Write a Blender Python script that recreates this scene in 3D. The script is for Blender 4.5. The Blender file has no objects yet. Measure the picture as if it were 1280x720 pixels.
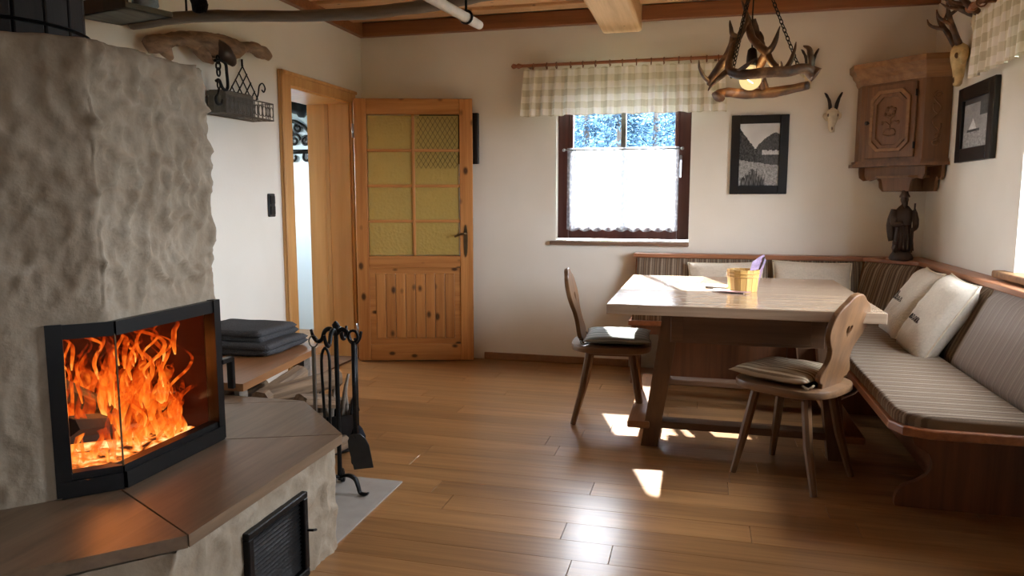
import bpy, bmesh, math, random
from mathutils import Vector, Matrix, Euler, noise
random.seed(7)
R = math.radians
scene = bpy.context.scene
col = scene.collection

# ------------------------------------------------------------------ camera, sky, sun, exposure
cam_d = bpy.data.cameras.new('camera'); cam = bpy.data.objects.new('camera', cam_d); col.objects.link(cam)
cam.location = (0, 0, 1.25); cam.rotation_euler = (R(90 - 6.94), 0, R(14.4))
cam_d.sensor_width = 36; cam_d.lens = 920 * 36 / 1280; cam_d.clip_start = 0.02; cam_d.clip_end = 300
scene.camera = cam
vs = scene.view_settings
vs.view_transform = 'Standard'; vs.look = 'None'; vs.gamma = 1; vs.use_curve_mapping = False; vs.exposure = 0.42
world = bpy.data.worlds.new('sky'); scene.world = world; world.use_nodes = True
bg = world.node_tree.nodes['Background']; bg.inputs[0].default_value = (0.93, 0.965, 1.0, 1); bg.inputs[1].default_value = 31
sun_d = bpy.data.lights.new('sun', 'SUN'); sun_d.energy = 55; sun_d.angle = R(0.9); sun_d.color = (1, 0.93, 0.82)
sun = bpy.data.objects.new('sun', sun_d); col.objects.link(sun)
SUN_EL, SUN_AZ = R(37), R(17)
sd = Vector((math.sin(SUN_AZ) * math.cos(SUN_EL), -math.cos(SUN_AZ) * math.cos(SUN_EL), -math.sin(SUN_EL)))
sun.rotation_euler = sd.to_track_quat('-Z', 'Y').to_euler(); sun.location = (-3, 12, 9)
def portal(name, loc, direction, sx, sy):
    d = bpy.data.lights.new(name, 'AREA'); d.shape = 'RECTANGLE'; d.size = sx; d.size_y = sy
    o = bpy.data.objects.new(name, d); col.objects.link(o); o.location = loc
    o.rotation_euler = Vector(direction).to_track_quat('-Z', 'Y').to_euler()
    d.cycles.is_portal = True
XL, XR, YB, YF, ZC = -2.62, 1.436, 5.45, -2.6, 2.56
portal('daylight_window', (-0.575, 5.75, 1.60), (0, -1, 0), 1.06, 1.4)
portal('daylight_side_window', (1.80, 3.34, 1.42), (-1, 0, 0), 1.25, 1.1)
portal('daylight_hall', (-4.62, 5.475, 1.65), (1, 0, 0), 1.06, .72)
portal('daylight_fill_window', (1.80, -1.1, 1.42), (-1, 0, 0), .62, 1.1)  # portal of the added fill window behind the camera
cy = scene.cycles
cy.max_bounces = 8; cy.diffuse_bounces = 5; cy.glossy_bounces = 4; cy.transmission_bounces = 6; cy.transparent_max_bounces = 16
cy.caustics_reflective = False; cy.caustics_refractive = False; cy.sample_clamp_indirect = 6; cy.use_denoising = True

# ------------------------------------------------------------------ materials
M = {}
def mat(name):
    m = bpy.data.materials.new(name); m.use_nodes = True; M[name] = m
    nt = m.node_tree; return m, nt, nt.nodes['Principled BSDF'], nt.nodes['Material Output']
def setp(b, color=None, rough=None, metal=None, spec=None, **kw):
    if color is not None: b.inputs['Base Color'].default_value = (*color, 1)
    if rough is not None: b.inputs['Roughness'].default_value = rough
    if metal is not None: b.inputs['Metallic'].default_value = metal
    if spec is not None: b.inputs['Specular IOR Level'].default_value = spec
    for k, v in kw.items(): b.inputs[k].default_value = v
def N(nt, t, **kw):
    n = nt.nodes.new(t)
    for k, v in kw.items():
        if k.startswith('i_'): n.inputs[k[2:].replace('_', ' ')].default_value = v
        else: setattr(n, k, v)
    return n
def L(nt, a, b): nt.links.new(a, b)
def srgb(r, g, b):
    f = lambda c: (c / 255 / 12.92) if c / 255 <= .04045 else ((c / 255 + .055) / 1.055) ** 2.4
    return (f(r), f(g), f(b))
def ramp(nt, fac, stops):
    n = nt.nodes.new('ShaderNodeValToRGB'); e = n.color_ramp.elements
    while len(e) < len(stops): e.new(.5)
    for k, (p, c) in enumerate(stops): e[k].position = p; e[k].color = (*c, 1)
    L(nt, fac, n.inputs[0]); return n.outputs[0]
def bump(nt, b, h, strength, dist=.01):
    n = N(nt, 'ShaderNodeBump', i_Strength=strength, i_Distance=dist); L(nt, h, n.inputs['Height']); L(nt, n.outputs[0], b.inputs['Normal'])
def plain(name, color, rough=.5, metal=0, spec=.5, var=.12, scale=30, bmp=0.0):
    m, nt, b, o = mat(name); setp(b, color, rough, metal, spec)
    tc = N(nt, 'ShaderNodeTexCoord'); nz = N(nt, 'ShaderNodeTexNoise', i_Scale=scale, i_Detail=5.0); L(nt, tc.outputs['Object'], nz.inputs['Vector'])
    c = ramp(nt, nz.outputs[0], [(.3, tuple(x * (1 - var) for x in color)), (.7, tuple(min(1, x * (1 + var)) for x in color))])
    L(nt, c, b.inputs['Base Color'])
    if bmp: bump(nt, b, nz.outputs[0], bmp)
    return m
def wood(name, dark, light, axis='X', rough=.42, scale=1.0, knots=0.0, rand=0.0, stretch=.05, bmp=.08, spec=.5, coat=0):
    """long-grained timber; colours vary per object by `rand`"""
    m, nt, b, o = mat(name); setp(b, light, rough, 0, spec)
    if coat: setp(b, **{'Coat Weight': coat, 'Coat Roughness': .12})
    geo = N(nt, 'ShaderNodeTexCoord'); oi = N(nt, 'ShaderNodeObjectInfo')
    off = N(nt, 'ShaderNodeVectorMath', operation='SCALE'); off.inputs[0].default_value = (31, 17, 23); L(nt, oi.outputs['Random'], off.inputs['Scale'])
    add = N(nt, 'ShaderNodeVectorMath', operation='ADD'); L(nt, geo.outputs['Object'], add.inputs[0]); L(nt, off.outputs[0], add.inputs[1])
    mp = N(nt, 'ShaderNodeMapping'); L(nt, add.outputs[0], mp.inputs[0])
    s = {'X': (stretch, 1, 1), 'Y': (1, stretch, 1), 'Z': (1, 1, stretch)}[axis]
    mp.inputs['Scale'].default_value = tuple(v * scale for v in s)
    n1 = N(nt, 'ShaderNodeTexNoise', i_Scale=38.0, i_Detail=7.0, i_Roughness=.62, i_Distortion=.4); L(nt, mp.outputs[0], n1.inputs['Vector'])
    n2 = N(nt, 'ShaderNodeTexNoise', i_Scale=7.0, i_Detail=3.0, i_Distortion=1.2); L(nt, mp.outputs[0], n2.inputs['Vector'])
    mx = N(nt, 'ShaderNodeMix', data_type='FLOAT'); mx.inputs[0].default_value = .45; L(nt, n1.outputs[0], mx.inputs[2]); L(nt, n2.outputs[0], mx.inputs[3])
    c = ramp(nt, mx.outputs[0], [(.32, dark), (.66, light)])
    if rand:
        hv = N(nt, 'ShaderNodeHueSaturation'); L(nt, c, hv.inputs['Color'])
        mr = N(nt, 'ShaderNodeMapRange'); mr.inputs['To Min'].default_value = 1 - rand; mr.inputs['To Max'].default_value = 1 + rand
        L(nt, oi.outputs['Random'], mr.inputs['Value']); L(nt, mr.outputs[0], hv.inputs['Value']); c = hv.outputs[0]
    if knots:
        mk = N(nt, 'ShaderNodeMapping'); L(nt, add.outputs[0], mk.inputs[0]); mk.inputs['Scale'].default_value = tuple(.62 if v == stretch else 1 for v in s)
        vo = N(nt, 'ShaderNodeTexVoronoi', i_Scale=11.0); L(nt, mk.outputs[0], vo.inputs['Vector'])
        kf = N(nt, 'ShaderNodeMapRange'); kf.inputs['From Min'].default_value = .07 * knots; kf.inputs['From Max'].default_value = .15 * knots; L(nt, vo.outputs['Distance'], kf.inputs['Value'])
        # only some cells carry a knot
        gt = N(nt, 'ShaderNodeMath', operation='GREATER_THAN'); gt.inputs[1].default_value = .55; sx = N(nt, 'ShaderNodeSeparateColor'); L(nt, vo.outputs['Color'], sx.inputs[0]); L(nt, sx.outputs[0], gt.inputs[0])
        mxk = N(nt, 'ShaderNodeMath', operation='MAXIMUM'); L(nt, kf.outputs[0], mxk.inputs[0]); L(nt, gt.outputs[0], mxk.inputs[1])
        kc = N(nt, 'ShaderNodeMix', data_type='RGBA'); L(nt, mxk.outputs[0], kc.inputs[0]); kc.inputs[6].default_value = (*tuple(v * .22 for v in dark), 1); L(nt, c, kc.inputs[7]); c = kc.outputs[2]
    L(nt, c, b.inputs['Base Color'])
    if bmp: bump(nt, b, n1.outputs[0], bmp, .004)
    return m

# walls
m, nt, b, o = mat('wall_paint'); setp(b, srgb(228, 222, 210), .9, 0, .2)
tc = N(nt, 'ShaderNodeTexCoord'); nz = N(nt, 'ShaderNodeTexNoise', i_Scale=60.0, i_Detail=6.0); L(nt, tc.outputs['Object'], nz.inputs['Vector'])
nz2 = N(nt, 'ShaderNodeTexNoise', i_Scale=1.6, i_Detail=3.0); L(nt, tc.outputs['Object'], nz2.inputs['Vector'])
L(nt, ramp(nt, nz2.outputs[0], [(.3, srgb(229, 225, 213)), (.7, srgb(238, 235, 226))]), b.inputs['Base Color']); bump(nt, b, nz.outputs[0], .12, .004)
# trowelled plaster of the stove
m, nt, b, o = mat('stove_plaster'); setp(b, srgb(178, 166, 148), .75, 0, .35)
tc = N(nt, 'ShaderNodeTexCoord'); n1 = N(nt, 'ShaderNodeTexNoise', i_Scale=9.0, i_Detail=6.0, i_Roughness=.6, i_Distortion=.6); L(nt, tc.outputs['Object'], n1.inputs['Vector'])
n2 = N(nt, 'ShaderNodeTexNoise', i_Scale=70.0, i_Detail=6.0); L(nt, tc.outputs['Object'], n2.inputs['Vector'])
vd = N(nt, 'ShaderNodeMapping'); vd.inputs['Scale'].default_value = (1, 1, .6); L(nt, tc.outputs['Object'], vd.inputs[0])
L(nt, ramp(nt, n1.outputs[0], [(.3, srgb(138, 123, 103)), (.55, srgb(153, 140, 121)), (.8, srgb(172, 161, 144))]), b.inputs['Base Color']); bump(nt, b, n2.outputs[0], .35, .006)
wood('floor_oak', srgb(122, 85, 51), srgb(170, 126, 81), 'X', .29, 1.1, 0, .13, .06, .04)
plain('floor_gap', srgb(38, 26, 18), .9)
wood('ceiling_pine', srgb(166, 112, 68), srgb(216, 166, 114), 'X', .45, 1, .9, .1)
wood('ceiling_batten', srgb(196, 146, 98), srgb(234, 192, 142), 'X', .45, 1, .9, .12)
wood('beam_spruce', srgb(190, 148, 100), srgb(228, 192, 146), 'Y', .55, .9, .6)
wood('cornice_wood', srgb(122, 76, 46), srgb(160, 106, 66), 'X', .45)
wood('door_pine', srgb(156, 98, 48), srgb(200, 142, 82), 'Z', .38, 1, 1.7, .08)
wood('door_pine_rail', srgb(156, 98, 48), srgb(200, 142, 82), 'X', .38, 1, 1.4, .05)
wood('casing_pine', srgb(190, 136, 76), srgb(218, 170, 108), 'Z', .35, .8)
wood('lining_pine_lit', srgb(218, 164, 98), srgb(238, 192, 128), 'Z', .35, .7)  # paler than the casing: hall daylight on the lining is put into the colour
wood('window_wood', srgb(58, 30, 26), srgb(86, 48, 40), 'Z', .4)
wood('sill_wood', srgb(96, 72, 58), srgb(140, 112, 92), 'X', .4)
wood('table_top_wood', srgb(146, 122, 100), srgb(194, 170, 144), 'X', .2, 1, .5, .05, .05, .04, .6, .3)
wood('table_wood', srgb(82, 58, 42), srgb(122, 90, 66), 'X', .45)
wood('table_leg_wood', srgb(82, 58, 42), srgb(122, 90, 66), 'Z', .45)
wood('chair_wood', srgb(82, 56, 36), srgb(124, 90, 58), 'Z', .4)
wood('chair_seat_wood', srgb(82, 57, 38), srgb(124, 92, 62), 'X', .4)
wood('bench_wood', srgb(92, 58, 38), srgb(134, 86, 56), 'Z', .38, .9, .6)
wood('bench_rail_x', srgb(126, 78, 52), srgb(170, 112, 76), 'X', .35)
wood('bench_rail_y', srgb(126, 78, 52), srgb(176, 118, 80), 'Y', .35)
wood('cabinet_wood', srgb(88, 58, 34), srgb(134, 94, 58), 'Z', .42)
wood('cabinet_cornice', srgb(108, 74, 44), srgb(158, 116, 74), 'X', .42, 1, .5)
wood('dark_wood', srgb(34, 24, 20), srgb(66, 48, 40), 'Z', .5)
wood('barrel_wood', srgb(10, 8, 7), srgb(40, 33, 29), 'Z', .75, 1, 0, .25, .08, .3)
wood('driftwood', srgb(54, 36, 26), srgb(164, 134, 106), 'Y', .7, 1.0, 1.2, 0, .2, .6)
wood('grey_branch', srgb(84, 76, 68), srgb(146, 134, 120), 'X', .7, 1, 0, 0, .08, .4)
wood('hearth_tile', srgb(94, 76, 58), srgb(136, 113, 90), 'Y', .36, .9, 0, .1, .08, .06)
wood('log_wood', srgb(70, 54, 40), srgb(150, 124, 96), 'Y', .8, 1.2, 0, .2, .08, .5)
wood('log_bench_wood', srgb(112, 74, 46), srgb(160, 112, 72), 'Y', .3, 1, .5)
wood('mossy_board', srgb(62, 64, 56), srgb(104, 104, 92), 'Y', .8, 1, 0, 0, .1, .4)
wood('bucket_wood', srgb(176, 132, 66), srgb(226, 186, 112), 'Z', .5, 1, 0, .1)
plain('baseboard_wood', srgb(136, 96, 62), .45)
plain('black_iron', srgb(20, 20, 21), .42, .6, .5, .3, 60, .1)
plain('blade_steel', srgb(52, 52, 54), .45, .5)
plain('stove_steel', srgb(14, 13, 13), .38, .5, .5, .2, 40)
plain('black_plastic', srgb(16, 16, 17), .35)
plain('black_frame', srgb(15, 15, 18), .3)
plain('brass_aged', srgb(120, 104, 80), .3, 1)
plain('steel', srgb(170, 172, 176), .3, 1)
plain('grey_metal', srgb(110, 106, 98), .45, .8)
plain('firebrick', srgb(66, 34, 22), .9, 0, .2, .35, 9, .3)
plain('floor_plate', srgb(158, 152, 144), .5, 0, .4, .08, 14, .15)
plain('wool_grey', srgb(76, 76, 78), 1, 0, .1, .25, 160, .8)
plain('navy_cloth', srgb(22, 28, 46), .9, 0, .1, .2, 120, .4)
plain('linen', srgb(208, 198, 182), .95, 0, .1, .06, 90, .35)
plain('seam', srgb(226, 214, 190), .95)
plain('embroidery', srgb(52, 46, 48), .8)
plain('bone', srgb(214, 202, 176), .6, 0, .3, .15, 25, .3)
plain('bone_yellow', srgb(204, 182, 134), .6, 0, .3, .22, 25, .3)
plain('socket_dark', srgb(96, 76, 56), .9)
plain('horn', srgb(40, 30, 24), .45, 0, .4, .3, 40, .4)
m, nt, b, o = mat('antler'); setp(b, rough=.5)
tc = N(nt, 'ShaderNodeTexCoord'); nz = N(nt, 'ShaderNodeTexNoise', i_Scale=14.0, i_Detail=6.0); L(nt, tc.outputs['Object'], nz.inputs['Vector'])
n2 = N(nt, 'ShaderNodeTexNoise', i_Scale=120.0, i_Detail=4.0); L(nt, tc.outputs['Object'], n2.inputs['Vector'])
L(nt, ramp(nt, nz.outputs[0], [(.35, srgb(46, 30, 20)), (.58, srgb(92, 62, 40)), (.8, srgb(168, 130, 92))]), b.inputs['Base Color']); bump(nt, b, n2.outputs[0], .5, .004)
plain('antler_tip', srgb(200, 176, 140), .45)
plain('paper', srgb(226, 222, 216), .7, 0, .3, .03)
plain('paper_pink', srgb(190, 150, 150), .6)
plain('paper_grey', srgb(126, 128, 130), .6)
plain('lilac', srgb(186, 166, 204), .6, 0, .3, .25, 60)
plain('white_stick', srgb(236, 228, 218), .6, 0, .3, .06, 40, .2)
plain('blue_cloth', srgb(150, 168, 186), .9, 0, .1, .5, 30)
plain('dark_cloth', srgb(28, 30, 36), .9, 0, .1, .5, 40, .4)
plain('skin_tone', srgb(196, 140, 112), .8)
plain('ground', (.05, .06, .04), 1, 0, 0, .4, .6)
m, nt, b, o = mat('bark'); setp(b, (.03, .025, .022), .95)
m, nt, b, o = mat('spruce'); setp(b, (.010, .024, .038), .95, 0, 0)
tc = N(nt, 'ShaderNodeTexCoord'); nz = N(nt, 'ShaderNodeTexNoise', i_Scale=2.2, i_Detail=8.0); L(nt, tc.outputs['Object'], nz.inputs['Vector'])
L(nt, ramp(nt, nz.outputs[0], [(.35, (.008, .022, .042)), (.7, (.06, .11, .165))]), b.inputs['Base Color'])
plain('hall_paint', srgb(206, 222, 232), .9, 0, .2, .02, 3)
m, nt, b, o = mat('render_white'); setp(b, (.7, .7, .68), .9)

def stripes(name, axis, freq, cols, rough=.95):
    m, nt, b, o = mat(name); setp(b, cols[0], rough, 0, .1)
    tc = N(nt, 'ShaderNodeTexCoord'); sp = N(nt, 'ShaderNodeSeparateXYZ'); L(nt, tc.outputs['Object'], sp.inputs[0])
    if axis == 'D':
        v = N(nt, 'ShaderNodeMath', operation='SUBTRACT'); L(nt, sp.outputs[0], v.inputs[0]); L(nt, sp.outputs[1], v.inputs[1]); val = v.outputs[0]; freq *= .707
    else: val = sp.outputs['XYZ'.index(axis)]
    nw = N(nt, 'ShaderNodeTexNoise', i_Scale=400.0, i_Detail=2.0); L(nt, tc.outputs['Object'], nw.inputs['Vector'])
    ml = N(nt, 'ShaderNodeMath', operation='MULTIPLY'); ml.inputs[1].default_value = freq; L(nt, val, ml.inputs[0])
    ad = N(nt, 'ShaderNodeMath', operation='MULTIPLY_ADD'); ad.inputs[1].default_value = .10; L(nt, nw.outputs[0], ad.inputs[0]); L(nt, ml.outputs[0], ad.inputs[2])
    fr = N(nt, 'ShaderNodeMath', operation='FRACT'); L(nt, ad.outputs[0], fr.inputs[0])
    st = [(i / len(cols), c) for i, c in enumerate(cols)]
    c = ramp(nt, fr.outputs[0], st); c.node.color_ramp.interpolation = 'CONSTANT'
    L(nt, c, b.inputs['Base Color']); bump(nt, b, nw.outputs[0], .5, .003); return m
up = [srgb(128, 108, 88), srgb(104, 88, 74), srgb(140, 124, 106), srgb(116, 100, 84), srgb(92, 76, 66), srgb(130, 114, 98), srgb(156, 142, 124), srgb(112, 96, 82), srgb(134, 120, 104), srgb(100, 84, 72)]
stripes('upholstery_x', 'X', 13, up); stripes('upholstery_y', 'Y', 13, up); stripes('upholstery_d', 'D', 13, up)
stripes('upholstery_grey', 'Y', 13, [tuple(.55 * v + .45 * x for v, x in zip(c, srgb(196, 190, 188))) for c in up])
stripes('chair_cushion', 'Y', 16, [srgb(176, 158, 132), srgb(140, 118, 94), srgb(196, 180, 152), srgb(124, 104, 82), srgb(180, 162, 136)])
stripes('chair_cushion_grey', 'Y', 13, [srgb(150, 154, 150), srgb(128, 132, 130), srgb(162, 164, 158), srgb(120, 124, 122)])

def gingham(name, axis):
    m, nt, b, o = mat(name); out = o
    tc = N(nt, 'ShaderNodeTexCoord'); sp = N(nt, 'ShaderNodeSeparateXYZ'); L(nt, tc.outputs['Object'], sp.inputs[0])
    res = []
    for src, f in ((sp.outputs['XYZ'.index(axis)], 10.5), (sp.outputs[2], 11.0)):
        ml = N(nt, 'ShaderNodeMath', operation='MULTIPLY'); ml.inputs[1].default_value = f; L(nt, src, ml.inputs[0])
        fr = N(nt, 'ShaderNodeMath', operation='FRACT'); L(nt, ml.outputs[0], fr.inputs[0])
        g = N(nt, 'ShaderNodeMath', operation='GREATER_THAN'); g.inputs[1].default_value = .5; L(nt, fr.outputs[0], g.inputs[0]); res.append(g.outputs[0])
    sm = N(nt, 'ShaderNodeMath', operation='ADD'); L(nt, res[0], sm.inputs[0]); L(nt, res[1], sm.inputs[1])
    hf = N(nt, 'ShaderNodeMath', operation='MULTIPLY'); hf.inputs[1].default_value = .5; L(nt, sm.outputs[0], hf.inputs[0])
    c = ramp(nt, hf.outputs[0], [(0, srgb(248, 246, 240)), (.5, srgb(231, 228, 213)), (1, srgb(204, 199, 177))])
    df = N(nt, 'ShaderNodeBsdfDiffuse'); tl = N(nt, 'ShaderNodeBsdfTranslucent'); mx = N(nt, 'ShaderNodeMixShader'); mx.inputs[0].default_value = .10
    L(nt, c, df.inputs[0]); L(nt, c, tl.inputs[0]); L(nt, df.outputs[0], mx.inputs[1]); L(nt, tl.outputs[0], mx.inputs[2]); L(nt, mx.outputs[0], out.inputs[0])
gingham('gingham_x', 'X'); gingham('gingham_y', 'Y')
m, nt, b, o = mat('lace')
df = N(nt, 'ShaderNodeBsdfDiffuse'); tl = N(nt, 'ShaderNodeBsdfTranslucent'); tr = N(nt, 'ShaderNodeBsdfTransparent'); a1 = N(nt, 'ShaderNodeMixShader'); a2 = N(nt, 'ShaderNodeMixShader')
df.inputs[0].default_value = tl.inputs[0].default_value = (.56, .58, .62, 1); a1.inputs[0].default_value = .45
tc = N(nt, 'ShaderNodeTexCoord'); vo = N(nt, 'ShaderNodeTexVoronoi', i_Scale=42.0); L(nt, tc.outputs['Object'], vo.inputs['Vector'])
mr = N(nt, 'ShaderNodeMapRange'); mr.inputs['From Max'].default_value = .6; mr.inputs['To Min'].default_value = .28; mr.inputs['To Max'].default_value = .6; L(nt, vo.outputs['Distance'], mr.inputs['Value'])
L(nt, df.outputs[0], a1.inputs[1]); L(nt, tl.outputs[0], a1.inputs[2]); L(nt, mr.outputs[0], a2.inputs[0]); L(nt, a1.outputs[0], a2.inputs[1]); L(nt, tr.outputs[0], a2.inputs[2]); L(nt, a2.outputs[0], o.inputs[0])
def pane(name, tint, gloss, rough=.02, diffuse=None, dmix=0, bmp=0):
    m, nt, b, o = mat(name)
    tr = N(nt, 'ShaderNodeBsdfTransparent'); tr.inputs[0].default_value = (*tint, 1); gl = N(nt, 'ShaderNodeBsdfGlossy'); gl.inputs['Roughness'].default_value = rough
    mx = N(nt, 'ShaderNodeMixShader'); mx.inputs[0].default_value = gloss; src = tr.outputs[0]
    if diffuse:
        df = N(nt, 'ShaderNodeBsdfDiffuse'); df.inputs[0].default_value = (*diffuse, 1); m2 = N(nt, 'ShaderNodeMixShader'); m2.inputs[0].default_value = dmix
        L(nt, src, m2.inputs[1]); L(nt, df.outputs[0], m2.inputs[2]); src = m2.outputs[0]
    if bmp:
        tc = N(nt, 'ShaderNodeTexCoord'); nz = N(nt, 'ShaderNodeTexVoronoi', i_Scale=45.0); L(nt, tc.outputs['Object'], nz.inputs['Vector'])
        bn = N(nt, 'ShaderNodeBump', i_Strength=bmp, i_Distance=.01); L(nt, nz.outputs[0], bn.inputs['Height']); L(nt, bn.outputs[0], gl.inputs['Normal'])
        if diffuse: L(nt, bn.outputs[0], df.inputs['Normal'])
    L(nt, src, mx.inputs[1]); L(nt, gl.outputs[0], mx.inputs[2]); L(nt, mx.outputs[0], o.inputs[0])
pane('window_glass', (.95, .97, 1), .05)
pane('stove_glass', (.97, .95, .92), .03)
pane('door_glass', (.86, .74, .40), .06, .2, srgb(222, 198, 118), .46, .5)
pane('picture_glass', (1, 1, 1), .05, .05)
def emit(name, color, strength):
    m, nt, b, o = mat(name); e = N(nt, 'ShaderNodeEmission'); e.inputs[0].default_value = (*color, 1); e.inputs[1].default_value = strength; L(nt, e.outputs[0], o.inputs[0])
emit('filament', (1, .62, .22), 60)
m, nt, b, o = mat('ember'); e = N(nt, 'ShaderNodeEmission'); tc = N(nt, 'ShaderNodeTexCoord'); nz = N(nt, 'ShaderNodeTexNoise', i_Scale=26.0, i_Detail=5.0); L(nt, tc.outputs['Object'], nz.inputs['Vector'])
L(nt, ramp(nt, nz.outputs[0], [(.38, (.05, .01, .003)), (.52, (1, .22, .03)), (.66, (1, .7, .3))]), e.inputs[0]); e.inputs[1].default_value = 1.3; L(nt, e.outputs[0], o.inputs[0])
m, nt, b, o = mat('charred_log'); setp(b, (.02, .012, .008), .9)
tc = N(nt, 'ShaderNodeTexCoord'); vo = N(nt, 'ShaderNodeTexVoronoi', i_Scale=38.0, feature='DISTANCE_TO_EDGE'); L(nt, tc.outputs['Object'], vo.inputs['Vector'])
nz = N(nt, 'ShaderNodeTexNoise', i_Scale=9.0); L(nt, tc.outputs['Object'], nz.inputs['Vector'])
lt = N(nt, 'ShaderNodeMath', operation='LESS_THAN'); lt.inputs[1].default_value = .02; L(nt, vo.outputs['Distance'], lt.inputs[0])
gt = N(nt, 'ShaderNodeMath', operation='GREATER_THAN'); gt.inputs[1].default_value = .9; L(nt, nz.outputs[0], gt.inputs[0])
ml = N(nt, 'ShaderNodeMath', operation='MULTIPLY'); L(nt, lt.outputs[0], ml.inputs[0]); L(nt, gt.outputs[0], ml.inputs[1])
setp(b, **{'Emission Color': (1, .25, .04, 1)}); L(nt, ml.outputs[0], b.inputs['Emission Strength'])
# flame: emission graded along each tongue (object z), gaps where the gas is thin
m, nt, b, o = mat('flame'); e = N(nt, 'ShaderNodeEmission'); tr = N(nt, 'ShaderNodeBsdfTransparent'); mx = N(nt, 'ShaderNodeMixShader')
tc = N(nt, 'ShaderNodeTexCoord'); oi = N(nt, 'ShaderNodeObjectInfo'); sp = N(nt, 'ShaderNodeSeparateXYZ'); L(nt, tc.outputs['Generated'], sp.inputs[0])
off = N(nt, 'ShaderNodeVectorMath', operation='SCALE'); off.inputs[0].default_value = (9, 7, 5); L(nt, oi.outputs['Random'], off.inputs['Scale'])
ad = N(nt, 'ShaderNodeVectorMath', operation='ADD'); L(nt, tc.outputs['Object'], ad.inputs[0]); L(nt, off.outputs[0], ad.inputs[1])
mp = N(nt, 'ShaderNodeMapping'); mp.inputs['Scale'].default_value = (1, 1, .32); L(nt, ad.outputs[0], mp.inputs[0])
nz = N(nt, 'ShaderNodeTexNoise', i_Scale=24.0, i_Detail=4.0, i_Distortion=1.6); L(nt, mp.outputs[0], nz.inputs['Vector'])
hz = N(nt, 'ShaderNodeMath', operation='MULTIPLY_ADD'); hz.inputs[1].default_value = -.62; L(nt, sp.outputs[2], hz.inputs[0]); L(nt, nz.outputs[0], hz.inputs[2])
L(nt, ramp(nt, hz.outputs[0], [(.0, (.22, .008, .001)), (.2, (.60, .05, .003)), (.42, (.95, .19, .015)), (.64, (1, .56, .12))]), e.inputs[0]); e.inputs[1].default_value = 1.25
al = N(nt, 'ShaderNodeMapRange'); al.inputs['From Min'].default_value = .0; al.inputs['From Max'].default_value = .45; al.inputs['To Min'].default_value = .0; al.inputs['To Max'].default_value = .62; L(nt, hz.outputs[0], al.inputs['Value'])
L(nt, al.outputs[0], mx.inputs[0]); L(nt, tr.outputs[0], mx.inputs[1]); L(nt, e.outputs[0], mx.inputs[2]); L(nt, mx.outputs[0], o.inputs[0])
m, nt, b, o = mat('bulb_glass'); tr = N(nt, 'ShaderNodeBsdfTransparent'); tr.inputs[0].default_value = (1, .9, .7, 1); e = N(nt, 'ShaderNodeEmission'); e.inputs[0].default_value = (1, .72, .34, 1); e.inputs[1].default_value = 1.1
mx = N(nt, 'ShaderNodeMixShader'); mx.inputs[0].default_value = .5; L(nt, tr.outputs[0], mx.inputs[1]); L(nt, e.outputs[0], mx.inputs[2]); L(nt, mx.outputs[0], o.inputs[0])
m, nt, b, o = mat('print'); at = N(nt, 'ShaderNodeVertexColor', layer_name='Col'); L(nt, at.outputs[0], b.inputs['Base Color']); setp(b, rough=.5)

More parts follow.
